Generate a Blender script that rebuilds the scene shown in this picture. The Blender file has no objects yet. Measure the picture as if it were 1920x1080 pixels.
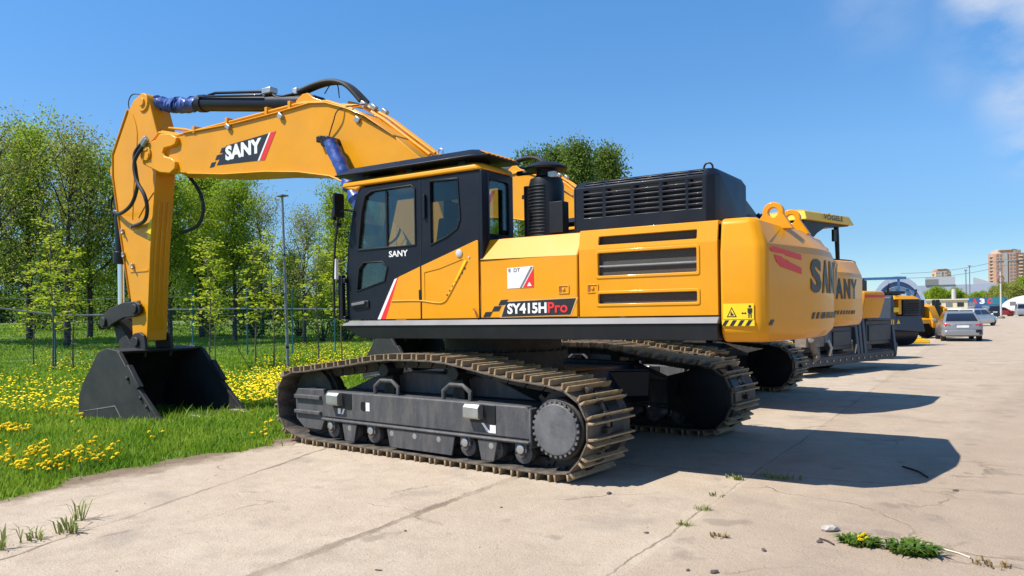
import bpy, bmesh, math, random
import numpy as np
from mathutils import Vector, Matrix
R = math.radians
S = bpy.context.scene
COL = S.collection
random.seed(7)

# ------------------------------------------------------------------ camera
TH, ROLL, FPX = R(51.1), R(0.9), 1450.0
CAM = Vector((-6.594, 7.974, 1.70))
CF = Vector((math.cos(TH), -math.sin(TH), 0)); CR = Vector((CF.y, -CF.x, 0)); UP = Vector((0, 0, 1))
cr, sr = math.cos(ROLL), math.sin(ROLL)
cam = bpy.data.cameras.new('camera'); co = bpy.data.objects.new('camera', cam); COL.objects.link(co)
ax = CR*cr - UP*sr; ay = CR*sr + UP*cr; az = -CF
M = Matrix((ax, ay, az)).transposed().to_4x4(); M.translation = CAM; co.matrix_world = M
cam.sensor_width = 36; cam.lens = 36*FPX/1920; cam.shift_y = 48/1920; cam.clip_start = .1; cam.clip_end = 6000
S.camera = co
# ------------------------------------------------------------------ sky, sun, exposure
SUN_EL, SUN_AZ = R(54.2), math.atan2(.434, .577)
W = bpy.data.worlds.new('World'); S.world = W; W.use_nodes = True
nt = W.node_tree; N = nt.nodes; L = nt.links
bg = N['Background']; sky = N.new('ShaderNodeTexSky'); sky.sky_type = 'NISHITA'; sky.sun_disc = False
sky.sun_elevation = SUN_EL; sky.sun_rotation = SUN_AZ; sky.air_density = .6; sky.dust_density = 0; sky.ozone_density = 4.2
bg.inputs['Strength'].default_value = .14
tc = N.new('ShaderNodeTexCoord')
mp = N.new('ShaderNodeMapping'); mp.inputs['Scale'].default_value = (5, 5, 9); mp.inputs['Rotation'].default_value = (0, 0, .5)
nz = N.new('ShaderNodeTexNoise'); nz.inputs['Scale'].default_value = 1.3; nz.inputs['Detail'].default_value = 7; nz.inputs['Roughness'].default_value = .55
L.new(tc.outputs['Generated'], mp.inputs[0]); L.new(mp.outputs[0], nz.inputs['Vector'])
def sky_blob(px, py, r0, r1):
    u = (px-960)/FPX; v = (588-py)/FPX
    d = (CF + CR*(u*cr+v*sr) + UP*(-u*sr+v*cr)).normalized()
    dp = N.new('ShaderNodeVectorMath'); dp.operation = 'DISTANCE'; dp.inputs[1].default_value = d
    nrm = N.new('ShaderNodeVectorMath'); nrm.operation = 'NORMALIZE'; L.new(tc.outputs['Generated'], nrm.inputs[0])
    L.new(nrm.outputs[0], dp.inputs[0])
    mr = N.new('ShaderNodeMapRange'); mr.inputs['From Min'].default_value = r1; mr.inputs['From Max'].default_value = r0
    mr.interpolation_type = 'SMOOTHSTEP'; L.new(dp.outputs['Value'], mr.inputs[0]); return mr.outputs[0]
mask = None
for b in [(1960, 150, .01, .085), (1890, -10, .02, .085), (1945, 265, .0, .06), (1640, 0, .0, .09), (1800, 115, .0, .06)]:
    o = sky_blob(*b)
    k = N.new('ShaderNodeMath'); k.operation = 'MULTIPLY'; L.new(o, k.inputs[0]); k.inputs[1].default_value = .3 if b[0] < 1850 else 1.0
    if mask is None: mask = k.outputs[0]
    else:
        m_ = N.new('ShaderNodeMath'); m_.operation = 'MAXIMUM'; L.new(mask, m_.inputs[0]); L.new(k.outputs[0], m_.inputs[1]); mask = m_.outputs[0]
cr_ = N.new('ShaderNodeMapRange'); cr_.inputs['From Min'].default_value = .38; cr_.inputs['From Max'].default_value = .68
L.new(nz.outputs[0], cr_.inputs[0])
mm = N.new('ShaderNodeMath'); mm.operation = 'MULTIPLY'; L.new(cr_.outputs[0], mm.inputs[0]); L.new(mask, mm.inputs[1])
mix = N.new('ShaderNodeMix'); mix.data_type = 'RGBA'; L.new(mm.outputs[0], mix.inputs['Factor'])
hs = N.new('ShaderNodeHueSaturation'); hs.inputs['Saturation'].default_value = 1.10; hs.inputs['Value'].default_value = 1.06
L.new(sky.outputs[0], hs.inputs['Color'])
sz_ = N.new('ShaderNodeSeparateXYZ'); nrz = N.new('ShaderNodeVectorMath'); nrz.operation = 'NORMALIZE'; L.new(tc.outputs['Generated'], nrz.inputs[0]); L.new(nrz.outputs[0], sz_.inputs[0])
el = N.new('ShaderNodeValToRGB'); L.new(sz_.outputs[2], el.inputs[0]); e_ = el.color_ramp.elements; e_[0].position = 0; e_[0].color = (.49, .48, .44, 1); e_[1].position = .38; e_[1].color = (.86, 1.11, 1.08, 1)
for p_, c_ in ((.09, .57), (.19, .83)): k_ = e_.new(p_); k_.color = (c_*1.02, c_*1.08, c_*.98, 1)
em = N.new('ShaderNodeMix'); em.data_type = 'RGBA'; em.blend_type = 'MULTIPLY'; em.inputs['Factor'].default_value = 1; L.new(hs.outputs[0], em.inputs['A']); L.new(el.outputs[0], em.inputs['B'])
L.new(em.outputs['Result'], mix.inputs['A']); mix.inputs['B'].default_value = (3.3, 3.55, 4.0, 1)
L.new(mix.outputs['Result'], bg.inputs['Color'])
sl = bpy.data.lights.new('sun', 'SUN'); sl.energy = 4.4; sl.angle = R(.5); sl.color = (1, .95, .86)
so = bpy.data.objects.new('sun', sl); COL.objects.link(so)
sd = Vector((-.434, -.577, -1))
so.rotation_euler = sd.to_track_quat('-Z', 'Y').to_euler()
S.view_settings.view_transform = 'Standard'; S.view_settings.look = 'None'; S.view_settings.exposure = .70; S.view_settings.gamma = 1
S.render.engine = 'CYCLES'; S.cycles.max_bounces = 7; S.cycles.transparent_max_bounces = 14; S.cycles.use_denoising = True

# ------------------------------------------------------------------ materials
def newmat(name):
    m = bpy.data.materials.new(name); m.use_nodes = True
    return m, m.node_tree.nodes, m.node_tree.links, m.node_tree.nodes['Principled BSDF']
def mat(name, col, rough=.5, metal=0., var=.12, scale=3., dirt=None, dirt_amt=.5, dirt_scale=2., bump=0., bscale=60., coat=0., streak=False, spec=.5):
    m, n, l, p = newmat(name)
    t = n.new('ShaderNodeTexCoord'); src = t.outputs['Object']
    if streak:
        mpn = n.new('ShaderNodeMapping'); mpn.inputs['Scale'].default_value = (3.2, 3.2, .9); l.new(src, mpn.inputs[0]); src = mpn.outputs[0]
    a = n.new('ShaderNodeTexNoise'); a.inputs['Scale'].default_value = scale; a.inputs['Detail'].default_value = 6; a.inputs['Roughness'].default_value = .62; l.new(src, a.inputs['Vector'])
    r = n.new('ShaderNodeMapRange'); r.inputs['From Min'].default_value = .3; r.inputs['From Max'].default_value = .7
    r.inputs['To Min'].default_value = 1-var; r.inputs['To Max'].default_value = 1+var; l.new(a.outputs[0], r.inputs[0])
    v = n.new('ShaderNodeVectorMath'); v.operation = 'SCALE'; v.inputs[0].default_value = col; l.new(r.outputs[0], v.inputs['Scale'])
    out = v.outputs[0]
    if dirt:
        b = n.new('ShaderNodeTexNoise'); b.inputs['Scale'].default_value = dirt_scale; b.inputs['Detail'].default_value = 9; b.inputs['Roughness'].default_value = .7; l.new(src, b.inputs['Vector'])
        br = n.new('ShaderNodeMapRange'); br.inputs['From Min'].default_value = .42; br.inputs['From Max'].default_value = .68; br.inputs['To Max'].default_value = dirt_amt; l.new(b.outputs[0], br.inputs[0])
        x = n.new('ShaderNodeMix'); x.data_type = 'RGBA'; l.new(br.outputs[0], x.inputs['Factor']); l.new(out, x.inputs['A']); x.inputs['B'].default_value = (*dirt, 1); out = x.outputs['Result']
    l.new(out, p.inputs['Base Color'])
    rr = n.new('ShaderNodeMapRange'); rr.inputs['To Min'].default_value = max(rough-.08, .02); rr.inputs['To Max'].default_value = min(rough+.12, 1); l.new(a.outputs[0], rr.inputs[0]); l.new(rr.outputs[0], p.inputs['Roughness'])
    p.inputs['Metallic'].default_value = metal; p.inputs['Coat Weight'].default_value = coat; p.inputs['Coat Roughness'].default_value = .08
    p.inputs['Specular IOR Level'].default_value = spec
    if bump:
        c = n.new('ShaderNodeTexNoise'); c.inputs['Scale'].default_value = bscale; c.inputs['Detail'].default_value = 4; l.new(t.outputs['Object'], c.inputs['Vector'])
        bu = n.new('ShaderNodeBump'); bu.inputs['Strength'].default_value = bump; bu.inputs['Distance'].default_value = .02; l.new(c.outputs[0], bu.inputs['Height']); l.new(bu.outputs[0], p.inputs['Normal'])
    return m
def leafmat(name, c1, c2, trans=.45, scale=1.2):
    m, n, l, p = newmat(name)
    t = n.new('ShaderNodeTexCoord'); a = n.new('ShaderNodeTexNoise'); a.inputs['Scale'].default_value = scale; a.inputs['Detail'].default_value = 5; l.new(t.outputs['Object'], a.inputs['Vector'])
    r = n.new('ShaderNodeMapRange'); r.inputs['From Min'].default_value = .32; r.inputs['From Max'].default_value = .68; l.new(a.outputs[0], r.inputs[0])
    x = n.new('ShaderNodeMix'); x.data_type = 'RGBA'; l.new(r.outputs[0], x.inputs['Factor']); x.inputs['A'].default_value = (*c1, 1); x.inputs['B'].default_value = (*c2, 1)
    l.new(x.outputs['Result'], p.inputs['Base Color']); p.inputs['Roughness'].default_value = .55; p.inputs['Specular IOR Level'].default_value = .25
    tr = n.new('ShaderNodeBsdfTranslucent'); l.new(x.outputs['Result'], tr.inputs[0])
    ms = n.new('ShaderNodeMixShader'); ms.inputs[0].default_value = trans; l.new(p.outputs[0], ms.inputs[1]); l.new(tr.outputs[0], ms.inputs[2])
    l.new(ms.outputs[0], n['Material Output'].inputs[0]); return m
def glassmat(name, tint, refl=.1):
    m, n, l, p = newmat(name); n.remove(p)
    t = n.new('ShaderNodeBsdfTransparent'); t.inputs[0].default_value = (*tint, 1)
    g = n.new('ShaderNodeBsdfGlossy'); g.inputs['Roughness'].default_value = .03
    f = n.new('ShaderNodeLayerWeight'); f.inputs[0].default_value = .35
    r = n.new('ShaderNodeMapRange'); r.inputs['To Min'].default_value = refl*.25; r.inputs['To Max'].default_value = .26; l.new(f.outputs['Fresnel'], r.inputs[0])
    ms = n.new('ShaderNodeMixShader'); l.new(r.outputs[0], ms.inputs[0]); l.new(t.outputs[0], ms.inputs[1]); l.new(g.outputs[0], ms.inputs[2])
    l.new(ms.outputs[0], n['Material Output'].inputs[0]); return m
YEL = mat('yellow_paint', (.72, .295, .0022), .40, var=.07, scale=1.3, coat=.22, spec=.2, dirt=(.55, .30, .10), dirt_amt=.16, dirt_scale=1.2)
YEL2 = mat('bright_yellow_paint', (.75, .45, .006), .4, var=.06, coat=.2)
BLK = mat('black_paint', (.007, .008, .011), .42, var=.2, dirt=(.03, .027, .024), dirt_amt=.25, spec=.35)
DKB = mat('dark_blue_black', (.006, .008, .015), .40, var=.2, coat=.03, dirt=(.03, .027, .026), dirt_amt=.18, spec=.28)
FRM = mat('dusty_track_frame', (.052, .053, .059), .62, var=.2, scale=3, dirt=(.19, .165, .14), dirt_amt=.38, dirt_scale=2.6, bump=.15, bscale=25, streak=True)
DUST = mat('dust_caked_steel', (.16, .135, .11), .8, var=.25, dirt=(.30, .25, .19), dirt_amt=.6, dirt_scale=4, bump=.3, bscale=40)
SHOE = mat('track_shoe_steel', (.068, .060, .054), .68, var=.4, scale=7, dirt=(.27, .20, .13), dirt_amt=.6, dirt_scale=5, bump=.35, bscale=35, metal=.15)
GROU = mat('worn_grouser_edge', (.36, .265, .15), .62, var=.35, scale=9, dirt=(.13, .065, .03), dirt_amt=.7, dirt_scale=7, metal=.1)
RUST = mat('rusty_steel', (.28, .10, .045), .8, var=.4, scale=9)
CHN = mat('greasy_chain_steel', (.013, .012, .012), .6, var=.4, dirt=(.10, .075, .05), dirt_amt=.4, dirt_scale=6)
DISC = mat('dusty_drive_cover', (.085, .086, .092), .6, var=.25, scale=8, dirt=(.24, .23, .22), dirt_amt=.35, dirt_scale=3, bump=.15, bscale=80)
RUB = mat('black_rubber', (.016, .016, .017), .6, var=.2)
CHR = mat('chrome_rod', (.75, .76, .78), .14, metal=1., var=.04)
STL = mat('bare_steel', (.42, .41, .39), .42, metal=.8, var=.2)
RAIL = mat('grey_painted_rail', (.10, .10, .115), .42, var=.15, dirt=(.20, .18, .16), dirt_amt=.3, dirt_scale=1.5)
BUCK = mat('bucket_black_steel', (.014, .014, .014), .62, var=.18, scale=2, dirt=(.055, .052, .046), dirt_amt=.45, dirt_scale=1.2, bump=.1, bscale=30)
WHT = mat('white_decal', (.78, .77, .75), .5, var=.04)
RED = mat('red_decal', (.70, .025, .02), .45, var=.06)
BKD = mat('black_decal', (.014, .014, .017), .45, var=.1)
YLD = mat('yellow_decal', (.82, .56, .006), .45, var=.05)
PALE = mat('decal_outline', (.62, .36, .12), .4, var=.05)
BLUE = mat('blue_wrap_film', (.022, .060, .26), .42, var=.4, scale=6, coat=.25, bump=.8, bscale=9)
MESHM = mat('vent_mesh', (.06, .052, .043), .75, var=.3, scale=90, bump=.4, bscale=160)
GLS = glassmat('tinted_glass', (.58, .68, .66), .10)
GLD = mat('dark_car_glass', (.012, .015, .022), .08, var=.1, coat=.4)
SEAT = mat('dark_seat_fabric', (.022, .022, .025), .8, var=.3)
GRYP = mat('grey_plastic', (.16, .165, .17), .6, var=.15)
LEN = mat('lamp_lens', (.55, .55, .52), .2, var=.1, coat=.5)

# ------------------------------------------------------------------ mesh builder
class MB:
    def __init__(s): s.v = []; s.f = []; s.mi = []; s.m = 0
    def add(s, vs, fs):
        o = len(s.v); s.v += [tuple(v) for v in vs]
        for f in fs: s.f.append([i+o for i in f]); s.mi.append(s.m)
        return s
    def box(s, x0, x1, y0, y1, z0, z1):
        vs = [(x, y, z) for x in (x0, x1) for y in (y0, y1) for z in (z0, z1)]
        return s.add(vs, [(0, 1, 3, 2), (4, 6, 7, 5), (0, 4, 5, 1), (2, 3, 7, 6), (0, 2, 6, 4), (1, 5, 7, 3)])
    def obox(s, c, size, m=None, ax=None):
        h = Vector(size)/2
        if ax is not None: m = Matrix(ax).transposed()
        vs = []
        for x in (-1, 1):
            for y in (-1, 1):
                for z in (-1, 1):
                    p = Vector((x*h.x, y*h.y, z*h.z)); vs.append(Vector(c) + (m @ p if m else p))
        return s.add(vs, [(0, 1, 3, 2), (4, 6, 7, 5), (0, 4, 5, 1), (2, 3, 7, 6), (0, 2, 6, 4), (1, 5, 7, 3)])
    @staticmethod
    def _p(axis, q, d):
        if axis == 'y': return (q[0], d, q[1])
        if axis == 'z': return (q[0], q[1], d)
        return (d, q[0], q[1])
    def prism(s, pts, axis, a, b):
        n = len(pts); vs = [s._p(axis, q, a) for q in pts] + [s._p(axis, q, b) for q in pts]
        fs = [list(range(n))[::-1], list(range(n, 2*n))] + [(i, (i+1) % n, n+(i+1) % n, n+i) for i in range(n)]
        return s.add(vs, fs)
    def plate(s, outer, holes, axis, a, b, fn=None):
        bm = bmesh.new(); loops = []
        for lp in [outer]+holes:
            vv = [bm.verts.new((q[0], q[1], 0)) for q in lp]
            for i in range(len(vv)): bm.edges.new((vv[i], vv[(i+1) % len(vv)]))
            loops.append(vv)
        bmesh.ops.triangle_fill(bm, use_beauty=True, edges=bm.edges[:])
        bm.verts.index_update(); n = len(bm.verts)
        g = fn or (lambda q, d: s._p(axis, q, d))
        vs = [g((v.co.x, v.co.y), a) for v in bm.verts] + [g((v.co.x, v.co.y), b) for v in bm.verts]
        fs = []
        for f in bm.faces:
            ii = [v.index for v in f.verts]; fs.append(ii); fs.append([i+n for i in ii[::-1]])
        for lp in loops:
            for i in range(len(lp)):
                p, q = lp[i].index, lp[(i+1) % len(lp)].index; fs.append((p, q, q+n, p+n))
        bm.free(); return s.add(vs, fs)
    def tube(s, pts, r, n=10, sub=0, cap=True):
        P = [Vector(p) for p in pts]
        if sub:
            Q = []
            for i in range(len(P)-1):
                p0 = P[max(i-1, 0)]; p1 = P[i]; p2 = P[i+1]; p3 = P[min(i+2, len(P)-1)]
                for k in range(sub):
                    t = k/sub
                    Q.append(.5*((2*p1)+(p2-p0)*t+(2*p0-5*p1+4*p2-p3)*t*t+(3*p1-p0-3*p2+p3)*t**3))
            Q.append(P[-1]); P = Q
        rs = r if isinstance(r, (list, tuple)) else None
        vs = []; up = None
        for i, p in enumerate(P):
            d = (P[min(i+1, len(P)-1)]-P[max(i-1, 0)]).normalized()
            if up is None:
                up = Vector((0, 0, 1)) if abs(d.z) < .9 else Vector((1, 0, 0))
            a = d.cross(up)
            if a.length < 1e-4: a = d.orthogonal()
            a.normalize(); b = a.cross(d).normalized(); up = b
            rr = rs[min(int(i*len(rs)/len(P)), len(rs)-1)] if rs and len(rs) != len(P) else (rs[i] if rs else r)
            for k in range(n):
                t = 2*math.pi*k/n; vs.append(p + (a*math.cos(t)+b*math.sin(t))*rr)
        fs = []
        for i in range(len(P)-1):
            for k in range(n):
                fs.append((i*n+k, i*n+(k+1) % n, (i+1)*n+(k+1) % n, (i+1)*n+k))
        if cap: fs += [list(range(n))[::-1], list(range((len(P)-1)*n, len(P)*n))]
        return s.add(vs, fs)
    def cyl(s, p0, p1, r, r1=None, n=20):
        return s.tube([p0, p1], [r, r if r1 is None else r1], n)
    def lathe(s, prof, c, n=28, axis='z'):
        vs = []
        for (r, z) in prof:
            for k in range(n):
                t = 2*math.pi*k/n; a, b = r*math.cos(t), r*math.sin(t)
                vs.append((c[0]+a, c[1]+b, c[2]+z) if axis == 'z' else (c[0]+a, c[1]+z, c[2]+b) if axis == 'y' else (c[0]+z, c[1]+a, c[2]+b))
        fs = [(i*n+k, i*n+(k+1) % n, (i+1)*n+(k+1) % n, (i+1)*n+k) for i in range(len(prof)-1) for k in range(n)]
        fs += [list(range(n))[::-1], list(range((len(prof)-1)*n, len(prof)*n))]
        return s.add(vs, fs)
    def loft(s, rings):
        n = len(rings[0]); vs = [p for r in rings for p in r]
        fs = [(i*n+k, i*n+(k+1) % n, (i+1)*n+(k+1) % n, (i+1)*n+k) for i in range(len(rings)-1) for k in range(n)]
        fs += [list(range(n))[::-1], list(range((len(rings)-1)*n, len(rings)*n))]
        return s.add(vs, fs)
    def build(s, name, mats, parent=None, bevel=0., seg=2, smooth=35, rz=None, weld=False):
        me = bpy.data.meshes.new(name); me.from_pydata(s.v, [], s.f)
        mats = mats if isinstance(mats, (list, tuple)) else [mats]
        for m in mats: me.materials.append(m)
        me.polygons.foreach_set('material_index', s.mi)
        bm = bmesh.new(); bm.from_mesh(me)
        if weld: bmesh.ops.remove_doubles(bm, verts=bm.verts[:], dist=1e-4)
        bmesh.ops.recalc_face_normals(bm, faces=bm.faces[:]); bm.to_mesh(me); bm.free()
        me.polygons.foreach_set('use_smooth', [True]*len(me.polygons))
        me.set_sharp_from_angle(angle=R(smooth))
        o = bpy.data.objects.new(name, me); COL.objects.link(o)
        if parent: o.parent = parent
        if rz is not None: o.rotation_euler.z = rz
        if bevel:
            b = o.modifiers.new('bevel', 'BEVEL'); b.width = bevel; b.segments = seg; b.limit_method = 'ANGLE'; b.angle_limit = R(35); b.harden_normals = False
        return o
def npmesh(name, verts, faces_n, k, mats, parent=None, mi=None):
    """verts (n,3) array, faces (m,k) array"""
    me = bpy.data.meshes.new(name); m = len(faces_n)
    me.vertices.add(len(verts)); me.vertices.foreach_set('co', np.asarray(verts, np.float32).ravel())
    me.loops.add(m*k); me.loops.foreach_set('vertex_index', np.asarray(faces_n, np.int32).ravel())
    me.polygons.add(m); me.polygons.foreach_set('loop_start', np.arange(0, m*k, k, dtype=np.int32)); me.polygons.foreach_set('loop_total', np.full(m, k, np.int32))
    for q in (mats if isinstance(mats, (list, tuple)) else [mats]): me.materials.append(q)
    if mi is not None: me.polygons.foreach_set('material_index', mi)
    me.update(calc_edges=True); me.validate()
    o = bpy.data.objects.new(name, me); COL.objects.link(o)
    if parent: o.parent = parent
    return o
def tag(o, label=None, cat=None, group=None, kind=None):
    if label: o['label'] = label
    if cat: o['category'] = cat
    if group: o['group'] = group
    if kind: o['kind'] = kind
    return o
def thing(name, label, cat, loc=(0, 0, 0), rz=0, group=None):
    o = bpy.data.objects.new(name, None); COL.objects.link(o); o.empty_display_size = .2
    o.location = loc; o.rotation_euler.z = rz; return tag(o, label, cat, group)
def dup(o, parent=None):
    c = o.copy(); COL.objects.link(c)
    if parent is not None: c.parent = parent
    for ch in list(o.children): dup(ch, c)
    return c
def text(body, name, o, right, up, w, h, m, parent, bold=.0, shear=0., lift=.003, thick=.002):
    cu = bpy.data.curves.new('t', 'FONT'); cu.body = body; cu.size = 1; cu.offset = bold; cu.shear = shear; cu.extrude = .01; cu.resolution_u = 3
    t = bpy.data.objects.new('t', cu); COL.objects.link(t); bpy.context.view_layer.update()
    me = bpy.data.meshes.new_from_object(t.evaluated_get(bpy.context.evaluated_depsgraph_get()))
    bpy.data.objects.remove(t); me.name = name
    a = np.zeros(len(me.vertices)*3); me.vertices.foreach_get('co', a); a = a.reshape(-1, 3)
    lo, hi = a.min(0), a.max(0); a = (a-lo)/(hi-lo)
    r = Vector(right).normalized(); u = Vector(up).normalized(); nn = r.cross(u)
    P = np.array(o)[None] + a[:, :1]*w*np.array(r)[None] + a[:, 1:2]*h*np.array(u)[None] + (lift+a[:, 2:]*thick)*np.array(nn)[None]
    me.vertices.foreach_set('co', P.ravel()); me.materials.clear(); me.materials.append(m); me.update()
    ob = bpy.data.objects.new(name, me); COL.objects.link(ob)
    if parent: ob.parent = parent
    return ob
def patch(mb, o, right, up, polys, lift=.002, thick=.0015):
    """flat decal shapes (2-d outlines in metres) on a surface at o"""
    r = Vector(right).normalized(); u = Vector(up).normalized(); n = r.cross(u); O = Vector(o)
    for q in polys:
        mb.plate(q, [], 'z', lift, lift+thick, fn=lambda p, d: tuple(O+r*p[0]+u*p[1]+n*d))
def rrect(x0, x1, y0, y1, r=.02, n=3):
    out = []
    for cx, cy, a in ((x1-r, y1-r, 0), (x0+r, y1-r, 90), (x0+r, y0+r, 180), (x1-r, y0+r, 270)):
        for k in range(n+1):
            t = R(a+90*k/n); out.append((cx+r*math.cos(t), cy+r*math.sin(t)))
    return out
def circ(cx, cy, r, n=20): return [(cx+r*math.cos(2*math.pi*k/n), cy+r*math.sin(2*math.pi*k/n)) for k in range(n)]
def at(px, depth, z=0.):
    """ground position seen along picture column px at the given distance ahead"""
    p = CAM + CF*depth + CR*((px-960)/FPX*depth); return Vector((p.x, p.y, z))
def sstep(a, b, x):
    t = np.clip((x-a)/(b-a), 0, 1); return t*t*(3-2*t)
def H(x, y):
    """ground height"""
    return -.12*sstep(3.2, 8, x)*sstep(-40, -25, y) + 1.45*sstep(33, 68, x)*sstep(-75, -45, y)

# ------------------------------------------------------------------ ground
def gmat():
    m, n, l, p = newmat('grass_soil')
    t = n.new('ShaderNodeTexCoord')
    a = n.new('ShaderNodeTexNoise'); a.inputs['Scale'].default_value = .6; a.inputs['Detail'].default_value = 10; a.inputs['Roughness'].default_value = .7; l.new(t.outputs['Object'], a.inputs['Vector'])
    c = n.new('ShaderNodeValToRGB'); l.new(a.outputs[0], c.inputs[0]); e = c.color_ramp.elements
    e[0].position = .34; e[0].color = (.07, .11, .015, 1); e[1].position = .66; e[1].color = (.20, .25, .03, 1)
    k = e.new(.5); k.color = (.12, .185, .02, 1)
    l.new(c.outputs[0], p.inputs['Base Color']); p.inputs['Roughness'].default_value = .9
    b = n.new('ShaderNodeTexNoise'); b.inputs['Scale'].default_value = 9; b.inputs['Detail'].default_value = 6; l.new(t.outputs['Object'], b.inputs['Vector'])
    bu = n.new('ShaderNodeBump'); bu.inputs['Strength'].default_value = .9; bu.inputs['Distance'].default_value = .15; l.new(b.outputs[0], bu.inputs['Height']); l.new(bu.outputs[0], p.inputs['Normal'])
    return m
def cmat():
    m, n, l, p = newmat('old_concrete')
    t = n.new('ShaderNodeTexCoord'); O = t.outputs['Object']
    def noise(s, d=6, r=.6, vec=O):
        a = n.new('ShaderNodeTexNoise'); a.inputs['Scale'].default_value = s; a.inputs['Detail'].default_value = d; a.inputs['Roughness'].default_value = r; l.new(vec, a.inputs['Vector']); return a.outputs[0]
    def rng(src, a, b, c=0., d=1.):
        q = n.new('ShaderNodeMapRange'); q.inputs['From Min'].default_value = a; q.inputs['From Max'].default_value = b; q.inputs['To Min'].default_value = c; q.inputs['To Max'].default_value = d; l.new(src, q.inputs[0]); return q.outputs[0]
    def mixc(f, a, b):
        x = n.new('ShaderNodeMix'); x.data_type = 'RGBA'; l.new(f, x.inputs['Factor'])
        for q, i in ((a, 'A'), (b, 'B')):
            if isinstance(q, tuple): x.inputs[i].default_value = (*q, 1)
            else: l.new(q, x.inputs[i])
        return x.outputs['Result']
    def math_(op, a, b=None):
        q = n.new('ShaderNodeMath'); q.operation = op
        for i, v in enumerate((a, b)):
            if v is None: continue
            if isinstance(v, (int, float)): q.inputs[i].default_value = v
            else: l.new(v, q.inputs[i])
        return q.outputs[0]
    c = mixc(rng(noise(.55, 9, .68), .32, .68), (.42, .33, .243), (.55, .448, .342))
    c = mixc(rng(noise(3.2, 9, .75), .42, .66, 0, .55), c, (.38, .285, .20))
    c = mixc(rng(noise(.8, 5, .6), .55, .70, 0, .4), c, (.30, .235, .18))
    # sandy dirt drifting over the slabs on the open side
    sx = n.new('ShaderNodeSeparateXYZ'); l.new(O, sx.inputs[0])
    w1 = noise(1.4, 7, .65)
    side = math_('ADD', rng(sx.outputs[0], -3.2, -5.2), math_('MULTIPLY', math_('SUBTRACT', w1, .5), 2.0))
    c = mixc(rng(side, .3, 1.2, 0, .8), c, (.36, .265, .19))
    # fine grit
    c = mixc(rng(noise(60, 3, .8), .54, .64, 0, .6), c, (.19, .145, .11))
    c = mixc(rng(noise(90, 2, .6), .55, .65, 0, .55), c, (.66, .59, .50))
    # grey water stains
    c = mixc(rng(noise(1.3, 4, .5), .56, .70, 0, .45), c, (.23, .20, .17))
    # slab joints filled with soil
    wob = math_('MULTIPLY', math_('SUBTRACT', noise(1.6, 6, .65), .5), .16)
    gate = noise(2.6, 5, .7)
    def joint(coord, x0, slope, wid, other, c):
        d = math_('ABSOLUTE', math_('ADD', math_('SUBTRACT', math_('SUBTRACT', coord, x0), math_('MULTIPLY', other, slope)), wob))
        wv = rng(gate, .35, .62, wid*.25, wid)
        k = math_('SUBTRACT', 1.0, math_('MINIMUM', math_('DIVIDE', d, wv), 1.0))
        k = math_('MULTIPLY', rng(k, .05, .6, 0, .8), rng(noise(1.1, 4), .40, .60, .25, 1))
        return mixc(k, c, (.155, .105, .07)), k
    ks = []
    for args in ((sx.outputs[0], -1.32, -.142, .10, sx.outputs[1]), (sx.outputs[0], 2.3, -.43, .05, sx.outputs[1]), (sx.outputs[0], -3.47, -.125, .020, sx.outputs[1]), (sx.outputs[0], -8.2, 0, .04, sx.outputs[1]),
                 (sx.outputs[1], -9.8, 0, .04, sx.outputs[0]), (sx.outputs[1], -15.8, 0, .04, sx.outputs[0]), (sx.outputs[1], .95, .22, .035, sx.outputs[0])):
        c, k = joint(*args, c); ks.append(k)
    # each slab weathered a little differently, faint tyre bands along the lane
    xj = math_('ADD', sx.outputs[0], math_('MULTIPLY', sx.outputs[1], .135))
    for x_, a_, col_ in ((-1.32, .16, (.30, .24, .17)), (-3.5, .22, (.30, .215, .15)), (-8.2, .15, (.45, .38, .30))):
        c = mixc(math_('MULTIPLY', math_('LESS_THAN', xj, x_), a_), c, col_)
    for x_ in (-4.9, -6.6, -9.6, -11.4):
        b_ = math_('ABSOLUTE', math_('ADD', math_('SUBTRACT', sx.outputs[0], x_), math_('MULTIPLY', wob, 1.5)))
        c = mixc(math_('MULTIPLY', rng(b_, .26, .10, 0, 1), rng(noise(2.0, 7, .75), .42, .66, 0, .38)), c, (.20, .16, .13))
    c = mixc(rng(noise(2.1, 3, .45), .66, .71, 0, .42), c, (.17, .14, .115))
    # soil washed out of the lawn edge
    yc_ = n.new('ShaderNodeClamp'); l.new(sx.outputs[1], yc_.inputs[0]); yc_.inputs['Min'].default_value = 0; yc_.inputs['Max'].default_value = 8
    de = math_('SUBTRACT', math_('SUBTRACT', 2.95, math_('MULTIPLY', yc_.outputs[0], .17)), sx.outputs[0])
    de = math_('ADD', de, math_('MULTIPLY', math_('SUBTRACT', noise(2.2, 8, .7), .5), 1.1))
    near_ = math_('GREATER_THAN', sx.outputs[1], -22.0)
    c = mixc(math_('MULTIPLY', rng(de, .50, .12, 0, .85), near_), c, (.15, .10, .06))
    # thin wandering cracks
    vo = n.new('ShaderNodeTexVoronoi'); vo.feature = 'DISTANCE_TO_EDGE'; vo.inputs['Scale'].default_value = .42
    wv_ = n.new('ShaderNodeVectorMath'); wv_.operation = 'ADD'; nn_ = n.new('ShaderNodeTexNoise'); nn_.inputs['Scale'].default_value = 1.1; nn_.inputs['Detail'].default_value = 8; l.new(O, nn_.inputs['Vector'])
    sc = n.new('ShaderNodeVectorMath'); sc.operation = 'SCALE'; l.new(nn_.outputs['Color'], sc.inputs[0]); sc.inputs['Scale'].default_value = 1.2
    l.new(O, wv_.inputs[0]); l.new(sc.outputs[0], wv_.inputs[1]); l.new(wv_.outputs[0], vo.inputs['Vector'])
    k = math_('MULTIPLY', rng(vo.outputs[0], .0, .012, 1, 0), rng(noise(.9, 3), .5, .62, 0, .6))
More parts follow.
